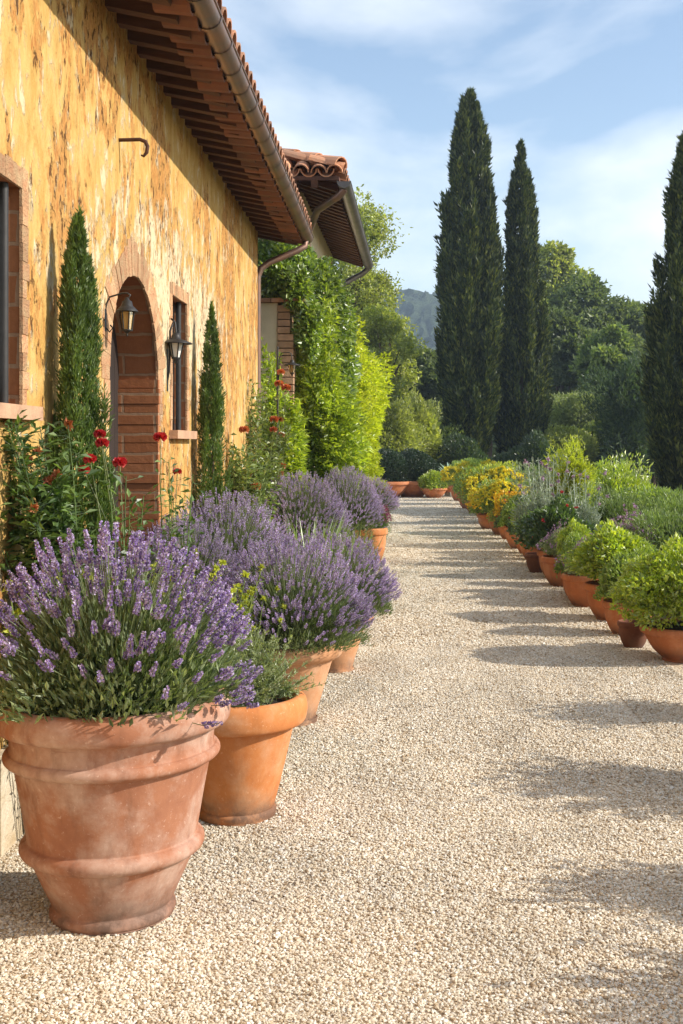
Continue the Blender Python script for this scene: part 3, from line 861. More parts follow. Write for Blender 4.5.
# ================================================================== SECOND HOUSE
H2 = (-1.3, 15.6, 0)
h2 = thing('outbuilding', H2, 'second house behind the farmhouse with red tiled roof jutting over the vine', 'house')
E1, E2 = Vector((PX(339, 14.5), 14.5, 4.80)), Vector((PX(365, 21.2), 21.2, 4.80))
ed = (E2 - E1).normalized(); en = Vector((-ed.y, ed.x, 0))       # en points to the house (left)
S2 = .33
def q2(u, v, dz=0):                       # u along the eave from E1, v inward
    p = E1 + ed * u + en * v
    return (p.x, p.y, 4.80 + v * S2 + dz)
LEN2 = (E2 - E1).length
b = MB()
def wallquad(p, q, z0, z1): b.add([(p[0], p[1], z0), (q[0], q[1], z0), (q[0], q[1], z1), (p[0], p[1], z1)], [(0, 1, 2, 3)])
a0, a1, c0, c1 = q2(1.3, .55), q2(LEN2 - .3, .55), q2(1.3, 4.6), q2(LEN2 - .3, 4.6)
wallquad(a0, a1, 0, a0[2] - .01); wallquad(a1, c1, 0, a0[2]); wallquad(c0, a0, 0, a0[2] + .30); wallquad(c1, c0, 0, a0[2])
b.obj('wall', M['cream'], h2, H2)
SH = .46; HU = 2.6 * S2 / SH                 # slope and run of the hip end towards us
def qh(u, v, dz=0):
    p = q2(u, v); return (p[0], p[1], 4.80 + u * SH + dz)
b = MB()
def slab(P, th=.05):
    n_ = len(P); V = list(P) + [(x, y, z + th) for x, y, z in P]
    b.add(V, [tuple(range(n_))[::-1]]) if n_ > 4 else b.add(V, [tuple(range(n_))[::-1], tuple(range(n_, 2 * n_))])
    b.add(V, [(i, (i + 1) % n_, (i + 1) % n_ + n_, i + n_) for i in range(n_)])
slab([q2(0, 0), q2(LEN2, 0), q2(LEN2, 2.6), q2(HU, 2.6)])
ez = lambda u, v: (*q2(u, v)[:2], 4.8)
slab([ez(0, 5.2), q2(HU, 2.6), q2(LEN2, 2.6), ez(LEN2, 5.2)])
slab([q2(0, 0), q2(HU, 2.6), ez(0, 5.2)])
roof2 = b.obj('roof', M['soffit'], h2, H2)
b = MB(); rg = random.Random(6); u = .05
while u < LEN2:
    for k in range(8):
        v = -.05 + k * .34
        if u + .12 < v * HU / 2.6: break
        j = rg.uniform(-.02, .02); jz = rg.uniform(0, .03)
        barrel(b, q2(u + j, v, .12 + jz), q2(u + j, v + .42, .10 + jz), .1, .085)
    u += .21
v = .05
while v < 5.2:
    for k in range(5):
        u = -.06 + k * .34
        if min(v, 5.2 - v) < u * 2.6 / HU - .1: break
        j = rg.uniform(-.02, .02); jz = rg.uniform(0, .03)
        barrel(b, qh(u, v + j, .10 + jz), qh(u + .42, v + j, .09 + jz), .1, .085)
        if k == 0: barrel(b, qh(u + .02, v + .105, .15), qh(u + .42, v + .105, .14), -.09, -.08)
    v += .21
for k in range(9):                                         # ridge tiles down the hip
    f0, f1 = k / 9 - .01, (k + 1) / 9 + .02
    barrel(b, q2(HU * f0, 2.6 * f0, .17), q2(HU * f1, 2.6 * f1, .16), .12, .1)
b.obj('roof_tiles', M['tile2'], roof2, H2)
u = .3
while u < LEN2:
    r_ = MB(); beam(r_, q2(u, .02, -.05), q2(u, min(2.4, max(.1, u * 2.6 / HU - .08)), -.05), .08, .09); r_.obj('rafter', M['rafter'], roof2, H2); u += .26
v = .3
while v < 2.6:
    r_ = MB(); beam(r_, qh(.02, v, -.05), qh(max(.1, v * HU / 2.6 - .06), v, -.05), .08, .09); r_.obj('rafter', M['rafter'], roof2, H2); v += .26
b = MB(); gutter(b, tuple(Vector(q2(-.03, -.06, .0))), tuple(Vector(q2(LEN2 + .05, -.06, 0))), .08); b.obj('gutter', M['grey'], h2, H2)
b = MB(); tube(b, [q2(.1, -.06, -.07), q2(.12, .0, -.16), q2(.5, .3, -.36), q2(1.2, .5, -.62), q2(1.22, .5, -1.2), (*q2(1.22, .5)[:2], .1)], .045, 10); b.obj('downpipe', M['copper'], h2, H2)
b = MB(); tube(b, [q2(LEN2 - .05, -.06, -.07), q2(LEN2 - .05, .05, -.2), q2(LEN2 - .1, .42, -.52), q2(LEN2 - .2, .5, -.8), (*q2(LEN2 - .2, .5)[:2], .1)], .05, 10); b.obj('downpipe', M['grey'], h2, H2)

# ================================================================== CYPRESSES
def cypress_crown(rng, H, R0, n, Ln, Wd, z0=.2, tipk=.85, flutes=9, lean=(0, 0), rag=.14, low=.35, tuft=None, per=34, out_=.3, shape='B'):
    mb = MB()
    tb = ((0, .1, .3, .5, .7, .84, .92, .97, 1), (.55, .82, 1, .98, .78, .54, .30, .12, .01)) if shape == 'A' else ((0, .08, .2, .35, .5, .76, .88, .96, 1), (.75, .95, 1, .93, .82, .50, .27, .10, .01))
    prof = lambda t: R0 * np.interp(t, *tb)
    tuft = tuft or R0 * .42
    nb = n // per
    t = rng.uniform(0, 1, nb * 3)
    t = t[rng.uniform(0, 1, nb * 3) < np.clip(prof(t) / R0 + .1, 0, 1)][:nb]; nb = len(t)
    a = rng.uniform(0, 2 * math.pi, nb)
    fl = np.zeros(nb)
    for k in range(flutes):
        aa = rng.uniform(0, 6.28); tw = rng.normal() * .8; amp = rng.uniform(.3, 1)
        fl += amp * np.exp(-((np.angle(np.exp(1j * (a - aa - tw * t)))) / .25) ** 2) * (np.sin(t * rng.uniform(6, 16) + aa) * .4 + .6)
    r = prof(t) * np.clip(.66 + rag * fl + rng.normal(size=nb) * .07, .3, 1.12)
    tip = np.zeros(nb)
    nl = max(14, flutes * 4)                      # upright plumes that stand out of the column
    la = rng.uniform(0, 2 * math.pi, nl); l0 = rng.uniform(-.1, .82, nl); ll = np.minimum(rng.uniform(.12, .32, nl), rng.uniform(.9, .985, nl) - l0)
    li = rng.integers(0, nl, nb); on = rng.uniform(0, 1, nb) < .68
    u = rng.uniform(0, 1, nb); tl = np.clip(l0[li] + ll[li] * u, .0, .985)
    wl = rng.normal(size=nb) * .17 * (1.05 - u) 
    bulge = .80 + .24 * np.sin(np.clip(u, 0, 1) * math.pi * .5) + .05 * rng.normal(size=nb)
    ang = la[li] + wl * R0 / np.maximum(prof(tl), R0 * .25)
    t = np.where(on, tl, t); a = np.where(on, ang, a)
    r = np.where(on, prof(np.clip(tl - .015 * u, 0, .985)) * bulge, r * .92)
    top = np.arange(nb) < nb // 40
    t = np.where(top, rng.uniform(.90, .985, nb), t); r = np.where(top, prof(t) * .5, r)
    out = np.stack([np.cos(a), np.sin(a), np.zeros(nb)], 1)
    c = out * r[:, None]; c[:, 2] = z0 + t * (H - z0) * .985
    c[:, 0] += lean[0] * t; c[:, 1] += lean[1] * t
    bd = nrm(out * out_ * (1 - .5 * t[:, None]) + np.array([0, 0, 1.0]) + rng.normal(size=(nb, 3)) * .1)
    sz = np.clip(prof(t) / R0, .10, 1)
    bl = tuft * rng.uniform(1.0, 2.6, nb) * sz
    bl = np.where(t > .9, bl * .6 + tuft * .25, bl); bl = np.minimum(bl, (H - c[:, 2]) * 1.0 + .02)
    s = rng.uniform(0, 1, (nb, per)); 
    wdt = tuft * .34 * sz[:, None] * np.sqrt(np.clip(s * 3, 0, 1)) * (1 - s * .85)
    j = rng.normal(size=(nb, per, 3)); j = j / np.linalg.norm(j, axis=-1, keepdims=True)
    P = c[:, None] + bd[:, None] * (bl[:, None] * s)[..., None] + j * wdt[..., None]
    D = bd[:, None] * 1.0 + j * .45 + rng.normal(size=(nb, per, 3)) * .2
    m = nb * per
    leaves(mb, P.reshape(-1, 3), D.reshape(-1, 3), Ln * rng.uniform(.6, 1.3, m), Wd * rng.uniform(.6, 1.3, m), rng, fold=.15)
    tt = np.linspace(0, .95, 30)
    rr = np.array([max(.004, float(prof(np.array(x))) * .52) for x in tt])
    V = lathe(MB(), [(q, z0 + x * (H - z0)) for q, x in zip(rr, tt)], n=16, wob=.12, seed=int(H * 10)).v[0]
    # leafy heart: overlapping dark sprays on the inner column
    k = 2600
    tk = rng.uniform(0, .95, k); ak = rng.uniform(0, 6.28, k); rk = np.array(prof(tk)) * .62 * rng.uniform(.2, 1, k) ** .5
    Pk = np.stack([np.cos(ak) * rk + lean[0] * tk, np.sin(ak) * rk + lean[1] * tk, z0 + tk * (H - z0)], 1)
    leaves(mb, Pk, np.stack([np.cos(ak) * .15, np.sin(ak) * .15, np.ones(k)], 1) + rng.normal(size=(k, 3)) * .2, np.maximum(.12, rk / R0) * R0 * .7, np.maximum(.1, rk / R0) * R0 * .3, rng, fold=.05)
    return mb
def cypress(loc, H, R0, n, Ln, Wd, label, seed, mat='cyp', tr=.14, group=None, **kw):
    r2 = np.random.default_rng(seed)
    t = thing('cypress_tree', loc, label, 'cypress', group)
    m = MB(); tube(m, [(0, 0, -.1), (0, 0, .3), (0.01, 0, H * .6)], [tr, tr * .85, tr * .3], 10); m.obj('trunk', M['bark'], t)
    cypress_crown(r2, H, R0, n, Ln, Wd, **kw).obj('crown', L[mat], t)
    return t
cypress((PX(470, 45), 45, 0), PZ(86, 45), .96, 110000, .24, .07, 'tallest dark cypress, broad with a forked top, beyond the end of the path', 11, z0=.5, flutes=16, rag=.22, shape='A')
cypress((PX(521, 46), 46, 0), PZ(140, 46), 0.88, 62000, .22, .065, 'slim dark cypress just right of the tallest cypress', 12, z0=.4, flutes=12, rag=.16, lean=(.0, 0))
cypress((PX(690, 28), 28, 0), PZ(118, 28), 0.84, 70000, .17, .048, 'dark cypress cut by the right edge of the photo behind the potted row', 13, z0=.3, flutes=12, rag=.26)
# companion leader of the broad cypress (its second tip) is a tree of its own
cypress((PX(459, 45.6), 45.6, 0), PZ(163, 45.6), .46, 34000, .24, .07, 'lower dark cypress pressed against the left flank of the tallest cypress', 14, z0=.5, flutes=9, rag=.2)
# two slim cypresses against the farmhouse wall
cypress((-1.47, 5.5, 0), PZ(204, 5.5), .118, 56000, .034, .0068, 'slim clipped cypress between the near window and the arched doorway', 15, 'cypw', .025, 'slim cypresses against the house wall', z0=.12, flutes=10, low=.8, shape='A', tuft=.06, out_=.22, per=22)
cypress((-1.46, 9.3, 0), PZ(299, 9.3), .118, 40000, .034, .007, 'shorter slim cypress to the right of the narrow second window', 16, 'cypw', .025, 'slim cypresses against the house wall', z0=.12, flutes=9, low=.8, shape='A', tuft=.055, out_=.22, per=22)

# ================================================================== POTTED PLANTS, LEFT ROW
LG = 'potted plants along the house wall'
r2 = np.random.default_rng(101)
t = thing('potted_lavender', (-.985, 4.12, 0), 'biggest weathered ringed terracotta pot of tall purple lavender, nearest to us', 'potted plant', LG)
add_pot(t, [(r * .985, z * 1.03) for r, z in POT_BIG], M['pot_old'], .003, 1, 88)
fo, stm, fl = lavender(r2, .455, .55, .715, 430, .064, .0165, 9500, 'lavfl', 9, 6, leafL=.046, leafW=.0125, base=.66, spread=.92, strag=26)
fo.obj('foliage', L['lav'], t); stm.obj('flower_stems', L['lavstem'], t); fl.obj('flower_spikes', L['lavfl'], t)

t = thing('potted_shrub', (-.705, 5.2, 0), 'bright orange rolled-rim pot of grey green herb beside the biggest lavender pot', 'potted plant', LG)
add_pot(t, POT_ROLL, M['pot_or'], .003, 2, 72)
m = MB()
n = 460
d = sph(r2, n, .05); b0 = np.stack([r2.normal(size=n) * .06, r2.normal(size=n) * .06, np.full(n, .5)], 1)
e0 = b0 + d * np.array([.25, .25, .31]) * r2.uniform(.7, 1.1, (n, 1)); sticks(m, b0, e0, .002, .0012, r2)
P = []; D = []
for k in range(34):
    tt = r2.uniform(.25, 1, n)[:, None]; P.append(b0 + (e0 - b0) * tt); D.append(nrm(d) * .5 + r2.normal(size=(n, 3)) * .5 + [0, 0, .35])
P = np.concatenate(P); D = np.concatenate(D)
leaves(m, P, D, r2.uniform(.014, .03, len(P)), .0065, r2)
m.obj('foliage', L['sage'], t)

lavp = thing('potted_lavender', (-.63, 6.95, 0), 'pale orange pot of spreading purple lavender, third pot from the front', 'potted plant', LG)
add_pot(lavp, POT_TALL, M['pot_pale'], .003, 3, 64)
fo, stm, fl = lavender(r2, .46, .60, .44, 1050, .05, .013, 15000, 'lavfl2', 7, 5, leafL=.05, leafW=.006, base=.56, spread=1.06)
fo.obj('foliage', L['lav'], lavp); stm.obj('flower_stems', L['lavstem'], lavp); fl.obj('flower_spikes', L['lavfl2'], lavp)
copy_thing(lavp, (-.47, 8.5, 0), 'pale pot of purple lavender leaning over the path, half hidden by the third pot', 1.7, (.95, .95, .92))

# lavender clumps in the bed and further along the wall
lg = 'lavender clumps in the bed by the wall'
lavb = thing('lavender_bush', (-1.16, 8.0, 0), 'rounded dome of violet lavender below the second slim cypress', 'lavender', lg)
fo, stm, fl = lavender(r2, .48, .62, .62, 1600, .05, .0135, 9000, 'lavfl2', 6, 4, leafL=.06, leafW=.006, base=.5, spread=1.15)
m = MB(); p_ = np.stack([np.clip(r2.normal(size=70) * .08, -.11, .11), np.clip(r2.normal(size=70) * .08, -.11, .11), np.zeros(70)], 1)
q_ = p_ * 2.4 + np.array([0, 0, .72]); sticks(m, p_, q_, .005, .003, r2)
lw, dw = bush_pts(r2, 2600, .4, .4, .45, (0, 0, .4), -.9, .2); leaves(fo, lw, dw + [0, 0, .5] + r2.normal(size=(2600, 3)) * .6, .05, .007, r2)
m.obj('stems', L['lavstem'], lavb); fo.obj('foliage', L['lav'], lavb); stm.obj('flower_stems', L['lavstem'], lavb); fl.obj('flower_spikes', L['lavfl2'], lavb)
copy_thing(lavb, (-1.05, 12.6, 0), 'violet lavender clump behind the green strappy iris leaves', 2.2, (1.05, 1.05, 1.02))
copy_thing(lavb, (-.62, 13.8, 0), 'violet lavender clump between the iris leaves and the lime green bushes', .7, (.85, .85, 1.05))
copy_thing(lavb, (-.52, 19.5, 0), 'farthest violet lavender clump on the house side, beyond the heather pot', 4.0, (1.0, 1.0, .85))
copy_thing(lavb, (-1.30, 7.2, 0), 'violet lavender clump against the wall beside the doorway', 3.0, (.72, .72, .92))

# iris blades
def blades(rng, n, H, R0, W0, bend=.35):
    m = MB()
    for k in range(n):
        a = rng.uniform(0, 6.28); r = R0 * math.sqrt(rng.uniform()); b = np.array([r * math.cos(a), r * math.sin(a), 0])
        h = H * rng.uniform(.6, 1.1); o = np.array([math.cos(a), math.sin(a), 0]) * bend * h * rng.uniform(.2, 1) + rng.normal(size=3) * .04
        s = nrm(np.cross([0, 0, 1], rng.normal(size=3))) * W0 * .5
        V = []
        for j, tt in enumerate((0, .35, .7, 1)):
            c = b + np.array([0, 0, h * tt * (1 - .12 * tt)]) + o * tt * tt; wdt = (1, 1, .7, .04)[j]
            V += [c - s * wdt, c + s * wdt]
        m.add(V, [(0, 1, 3, 2), (2, 3, 5, 4), (4, 5, 7, 6)], True)
    return m
ir = thing('iris_clump', (-.86, 11.2, 0), 'upright clump of green strappy iris leaves among the lavender', 'iris')
blades(r2, 260, 1.0, .26, .022).obj('leaves', L['iris'], ir)
ir2 = copy_thing(ir, (-.55, 11.9, 0), 'brighter shorter clump of strappy leaves at the path edge by the heather pot', 2.0, (.8, .8, .82))

ht = thing('potted_heather', (-.40, 16.4, 0), 'small terracotta pot of dark pink heather at the path edge', 'potted plant', LG)
add_pot(ht, [(r * .9, z * 1.4) for r, z in POT_SMALL], M['pot_or'], .003, 5, 32)
m = bush(r2, 2600, .24, .24, .26, (0, 0, .5), .035, .012, None, zmin=-.1, lo=.5); m.obj('foliage', L['dkm'], ht)
m = MB(); p_, d_ = bush_pts(r2, 420, .25, .25, .29, (0, 0, .55), .0); florets(m, p_, d_, r2, 6, .03, .012); m.obj('flowers', L['heather'], ht)

# spurge patches
sp = thing('spurge_plant', (-1.12, 6.05, 0), 'yellow green spurge heads between the two nearest lavenders by the doorway', 'spurge', 'yellow green spurge plants')
m = MB(); n = 60
p_ = np.stack([r2.normal(size=n) * .06, r2.normal(size=n) * .06, np.zeros(n)], 1); q_ = p_ * 2.6 + np.stack([r2.normal(size=n) * .03, r2.normal(size=n) * .03, r2.uniform(.75, 1.02, n)], 1)
sticks(m, p_, q_, .004, .003, r2)
for k in range(22):
    tt = r2.uniform(.3, 1, n)[:, None]; leaves(m, p_ + (q_ - p_) * tt, r2.normal(size=(n, 3)) + [0, 0, .3], .045, .01, r2)
m.obj('foliage', L['climber'], sp)
m = MB(); florets(m, q_, np.tile([0, 0, 1.0], (n, 1)), r2, 18, .032, .018, .8); m.obj('flower_heads', L['spurge'], sp)
copy_thing(sp, (-1.36, 5.0, 0), 'yellow green spurge behind the biggest lavender at the left edge', 1.0, (1.25, 1.25, 1.05))
copy_thing(sp, (-.90, 6.5, 0), 'yellow green spurge between the grey green herb pot and the third pot', 2.0, (.7, .7, .80))

# leafy shrub below the near window
def stemplant(rng, nst, H, spread, nl, Ln, Wd, z_leaf=.25, lean=(0, 0)):
    m = MB(); tips = []
    for k in range(nst):
        a = rng.uniform(0, 6.28); r = spread * rng.uniform(.2, 1); h = H * rng.uniform(.72, 1.03)
        p0 = np.array([rng.normal() * .03, rng.normal() * .03, 0]); p1 = np.array([r * .45 * math.cos(a), r * .45 * math.sin(a), h * .5]); p2 = np.array([r * math.cos(a) + lean[0], r * math.sin(a) + lean[1], h])
        tt = np.linspace(0, 1, 9)[:, None]; pts = (1 - tt) ** 2 * p0 + 2 * tt * (1 - tt) * p1 + tt ** 2 * p2 + np.array([0, 0, 0])
        tube(m, pts, np.linspace(.006, .002, 9), 5)
        t_ = rng.uniform(z_leaf, 1, nl)[:, None]; pp = (1 - t_) ** 2 * p0 + 2 * t_ * (1 - t_) * p1 + t_ ** 2 * p2
        dd_ = rng.normal(size=(nl, 3)); dd_[:, 2] = dd_[:, 2] * .5 + .25; dd_ = nrm(dd_)
        off = dd_ * rng.uniform(.0, .07, (nl, 1))
        sticks(m, pp, pp + off, .0014, .001, rng)
        leaves(m, pp + off, dd_ + [0, 0, .1], Ln * rng.uniform(.6, 1.25, nl), Wd * rng.uniform(.7, 1.2, nl), rng, fold=.2, flat=(0, 0, 1))
        tips.append(p2)
    return m, np.array(tips)
t = thing('leafy_shrub', (-1.33, 4.95, 0), 'dark leafy shrub with dry rusty heads under the near window', 'shrub')
m, tips = stemplant(r2, 24, 1.66, .2, 170, .056, .025, .36, (-.15, -.05)); m.obj('foliage', L['rose'], t)
for q in tips[:14]:
    m = MB(); florets(m, q[None], np.array([[0, 0, 1.]]), r2, 22, .03, .02); m.obj('dry_head', L['rustfl'], t)
t = thing('leafy_shrub', (-1.42, 5.25, 0), 'low leafy bush at the foot of the first slim cypress', 'shrub')
m, tips = stemplant(r2, 18, 1.02, .22, 100, .05, .022, .3); m.obj('foliage', L['rose'], t)

def rose(loc, H, spread, nst, flowers, fmat, label, seed, nl=52, lean=(0, 0), mat='rose', Ln=.05, group='rose bushes along the house wall'):
    r3 = np.random.default_rng(seed)
    t = thing('rose_bush', loc, label, 'rose', group)
    m, tips = stemplant(r3, nst, H, spread, nl, Ln, Ln * .5, .3, lean); m.obj('foliage', L[mat], t)
    for (x, y, z, s) in flowers:
        f = MB(); c = np.array([x, y, z])
        # stalk up to the bloom and cupped rings of petals
        base = tips[np.argmin(np.linalg.norm(tips[:, :2] - c[:2], axis=1))]
        sticks(m_ := MB(), [base * np.array([.8, .8, .75])], [c - [0, 0, s * .3]], .003, .002, r3)
        for ring, (kk, tilt, sz) in enumerate(((7, .15, .7), (9, .5, .9), (11, .85, 1.05), (12, 1.2, 1.1), (9, 1.6, 1.0))):
            an = np.arange(kk) * 2 * math.pi / kk + ring * .5
            dd_ = np.stack([np.cos(an) * math.sin(tilt), np.sin(an) * math.sin(tilt), np.full(kk, math.cos(tilt))], 1) + r3.normal(size=(kk, 3)) * .12
            leaves(f, np.repeat(c[None], kk, 0) - [0, 0, s * .25], dd_, s * .62 * sz, s * .62 * sz, r3, fold=-.3, flat=(0, 0, 1), mid=.65)
        bl = f.obj('bloom', L[fmat], t)
        m_.obj('stalk', L['lavstem'], bl)
    return t
rose((PX(118, 5.2), 5.2, 0), 1.58, .2, 9, [(PX(92, 5.2) - PX(118, 5.2), -.03, PZ(457, 5.2), .048), (PX(101, 5.2) - PX(118, 5.2), .02, PZ(441, 5.2), .050), (PX(84, 5.2) - PX(118, 5.2), .0, PZ(468, 5.2), .044), (PX(122, 5.2) - PX(118, 5.2), -.04, PZ(460, 5.2), .052), (PX(97, 5.2) - PX(118, 5.2), .05, PZ(432, 5.2), .045)], 'red', 'rose bush with four or five red blooms in front of the first slim cypress', 31, 56)
rose((PX(172, 6.4), 6.4, 0), 1.5, .16, 9, [(PX(161, 6.4) - PX(172, 6.4), -.02, PZ(435, 6.4), .062), (PX(178, 6.4) - PX(172, 6.4), -.02, PZ(470, 6.4), .04)], 'red', 'thin rose bush with one large red bloom at the right door jamb', 32, 44)
r3 = np.random.default_rng(5)
fls = [(r3.uniform(-.1, .28), r3.uniform(-.25, .25), z, r3.uniform(.05, .085)) for z in r3.uniform(.95, 1.95, 11)]
rose((-1.44, 11.2, 0), 1.75, .36, 28, fls[:7], 'coral', 'tall pale leaved rose with coral blooms right of the second slim cypress', 33, 170, mat='climber', Ln=.06)
fls2 = [(r3.uniform(0, .3), r3.uniform(-.2, .3), z, r3.uniform(.06, .09)) for z in r3.uniform(1.3, 2.45, 9)]
rose((-1.48, 12.6, 0), 2.2, .34, 24, fls2, 'coral', 'climbing rose with coral blooms at the far corner of the farmhouse', 34, 160, mat='climber', Ln=.065)

# ================================================================== VINE AND LIME BUSHES
r3 = np.random.default_rng(77)
t = thing('climbing_vine', (-1.35, 15.1, 0), 'dark glossy vine climbing over the garden wall under the second roof', 'vine')
m = MB()
for k in range(5): tube(m, [(.12 + r3.normal() * .05, .4, 0), (.15 + r3.normal() * .08, .4, 1.5), (.2 + r3.normal() * .15, .3, 3.2)], [.03, .022, .01], 6)
m.obj('stems', M['bark'], t)
m = MB()
for c, rad, n in (((.0, .0, 3.75), (.38, .45, .5), 4200), ((.28, .2, 3.5), (.34, .5, .5), 3600), ((.42, .5, 3.0), (.32, .5, .6), 3600), ((-.35, .1, 3.75), (.3, .4, .42), 2200), ((.5, .6, 2.5), (.3, .5, .6), 3000), ((.15, .2, 3.1), (.3, .4, .45), 2500), ((.12, -.78, 3.42), (.17, .16, .26), 1500), ((.26, -.72, 3.0), (.14, .16, .4), 1500), ((-.12, -.72, 3.6), (.26, .2, .2), 1300)):
    p_, d_ = bush_pts(r3, n, *rad, c, -1, .35, .06, 20, .6); leaves(m, p_, d_ * .7 + r3.normal(size=(n, 3)) * .6 + [0, 0, -.1], r3.uniform(.05, .1, n), r3.uniform(.035, .06, n), r3, flat=None)
m.obj('foliage', L['vine'], t)
def limebush(loc, rx, ry, H, n, label, seed, mat='lime'):
    r4 = np.random.default_rng(seed)
    t = thing('lime_bush', loc, label, 'bush', 'lime green bushes on the house side')
    m = MB(); tube(m, [(0, 0, 0), (.02, 0, H * .6)], [.05, .02], 8); m.obj('trunk', M['bark'], t)
    m = MB()
    d = sph(r4, n, -1); f = lumps(r4, 46, .42, .03)
    z = d[:, 2]
    rad = f(d) * (.72 + .3 * r4.uniform(0, 1, n) ** .6)
    p = d * rad[:, None] * np.array([rx, ry, H * .52]); 
    sq = np.sign(p) * np.abs(p); p[:, 2] += H * .5
    layer = .02 * np.sin(p[:, 2] * 26 + d[:, 0] * 5 + d[:, 1] * 4); p[:, :2] *= (1 + layer[:, None] * 3.4)
    leaves(m, p, d * np.array([1, 1, .3]) + r4.normal(size=(n, 3)) * .6 + [0, 0, .12], r4.uniform(.06, .12, n), r4.uniform(.028, .05, n), r4, flat=(0, 0, 1))
    core(m, rx, ry, H * .5, (0, 0, H * .5), r4, k=.75)
    m.obj('foliage', L[mat], t); return t
limebush((-1.04, 14.75, 0), .50, .55, PZ(350, 14.75), 17000, 'nearer bush, mid green with yellow shoots, beside the brick cornered garden wall', 41, 'limed')
limebush((-1.42, 13.95, 0), .3, .26, PZ(388, 13.95), 7000, 'low leafy bush at the foot of the brick cornered garden wall', 43, 'limed')
limebush((-1.08, 20.8, 0), .80, 1.3, PZ(350, 20.8), 30000, 'farther lime green bush reaching the path edge past the vine', 42)

# ================================================================== RIGHT ROW
RG = 'potted plants along the right edge of the path'
def proto(name, prof, pmat, seed, build):
    r4 = np.random.default_rng(seed)
    t = thing(name, (0, 0, 0), None, 'potted plant', RG)
    add_pot(t, prof, M[pmat], .005, seed, 40)
    build(r4, t); return t
def b_box(r4, t, z=.24, rx=.50, rz=.31, n=9000, Ln=.036, W=.024, mat='box'):
    m = bush(r4, n, rx, rx, rz, (0, 0, z + rz * .95), Ln, W, None, zmin=-.8, amp=.22, w=.03, k=50, lo=.7, up=.4, jit=.5); m.obj('foliage', L[mat], t)
    s = MB(); p_ = np.zeros((16, 3)) + [0, 0, z - .03] + r4.normal(size=(16, 3)) * [.04, .04, 0]; sticks(s, p_, p_ + nrm(sph(r4, 16, .4)) * rx * .6, .006, .003, r4); s.obj('stems', M['bark'], t)
def b_mound(r4, t, mat='mound', fl=None, nf=14, z=.34, rx=.30, rz=.32, n=5000, Ln=.05, W=.02, fs=.03, fk=9, amp=.35):
    m = bush(r4, n, rx, rx, rz, (0, 0, z + rz * .35), Ln, W, None, zmin=-.3, amp=amp, w=.06, k=30, lo=.6, up=.7, rnd=.8); m.obj('foliage', L[mat], t)
    if fl:
        f = MB(); p_, d_ = bush_pts(r4, nf, rx, rx, rz, (0, 0, z + rz * .5), -.1, amp, .06, 30, 1.0, 1.12)
        florets(f, p_, d_ + [0, 0, .6], r4, fk, fs, fs * .55); f.obj('flowers', L[fl], t)
def b_spike(r4, t):
    b_mound(r4, t, 'silver', None, n=2600, rx=.28, rz=.26, Ln=.07, W=.014)
    s, f = MB(), MB(); n = 34
    p_ = np.stack([r4.normal(size=n) * .08, r4.normal(size=n) * .08, np.full(n, .3)], 1)
    q_ = p_ * [2.4, 2.4, 1] + np.stack([r4.normal(size=n) * .06, r4.normal(size=n) * .06, r4.uniform(.45, .95, n)], 1); sticks(s, p_, q_, .005, .003, r4)
    for k in range(16):
        tt = r4.uniform(.15, 1, n)[:, None]; leaves(s, p_ + (q_ - p_) * tt, r4.normal(size=(n, 3)) + [0, 0, .5], .06, .012, r4)
    s.obj('stalks', L['silver'], t)
    for k in range(0, n, 3):
        f = MB(); florets(f, q_[k][None], np.array([[0, 0, 1.]]), r4, 16, .04, .018); f.obj('flower_head', L['mauve'], t)
def b_feath(r4, t):
    n = 210; s = MB(); f = MB()
    p_ = np.stack([r4.normal(size=n) * .07, r4.normal(size=n) * .07, np.full(n, .3)], 1)
    d_ = nrm(np.stack([r4.normal(size=n) * .45, r4.normal(size=n) * .32, np.ones(n)], 1)); q_ = p_ + d_ * r4.uniform(.25, .72, (n, 1))
    sticks(s, p_, q_, .004, .002, r4); s.obj('stems', L['lavstem'], t)
    for k in range(34):
        tt = r4.uniform(.1, 1, n)[:, None]; leaves(f, p_ + (q_ - p_) * tt, r4.normal(size=(n, 3)) + [0, 0, .4], r4.uniform(.04, .085, n), .018, r4)
    f.obj('foliage', L['feather'], t)
P_box = proto('potted_box_bush', POT_BOWL, 'pot_red', 51, lambda r, t: b_box(r, t))
P_loose = proto('potted_bush', POT_SMALL, 'pot_red', 52, lambda r, t: b_box(r, t, .33, .34, .24, 5200, .042, .026))
P_mauve = proto('potted_thyme', POT_SMALL, 'pot_red', 53, lambda r, t: b_mound(r, t, 'sage', 'mauve', 300, rx=.26, rz=.2, n=3600, Ln=.03, W=.008, fs=.02, fk=6))
P_green = proto('potted_mound', POT_SMALL, 'pot_red', 54, lambda r, t: b_mound(r, t, 'mound'))
P_dark = proto('potted_geranium', POT_SMALL, 'pot_red', 55, lambda r, t: b_mound(r, t, 'dkm', 'red', 6, rx=.33, rz=.40, n=5200, Ln=.055, W=.035, fs=.035, fk=14))
P_spike = proto('potted_sage', POT_SMALL, 'pot_red', 56, b_spike)
P_yel = proto('potted_marigold', POT_SMALL, 'pot_red', 57, lambda r, t: b_mound(r, t, 'mound', 'yellow', 620, rx=.36, rz=.32, n=3800, fs=.045, fk=8, amp=.45))
P_ora = proto('potted_marigold', POT_SMALL, 'pot_red', 58, lambda r, t: b_mound(r, t, 'mound', 'orange', 520, rx=.36, rz=.34, n=3800, fs=.045, fk=8, amp=.45))
P_feath = proto('potted_feathery_plant', POT_SMALL, 'pot_red', 59, b_feath)
t = thing('flower_pot', (0, 0, 0), None, 'flower pot', RG)
P_pot = t; mm = MB(); lathe(mm, [(r * .5, z * .62) for r, z in POT_SMALL], n=28); mm.obj('pot', M['pot_dark'], t)
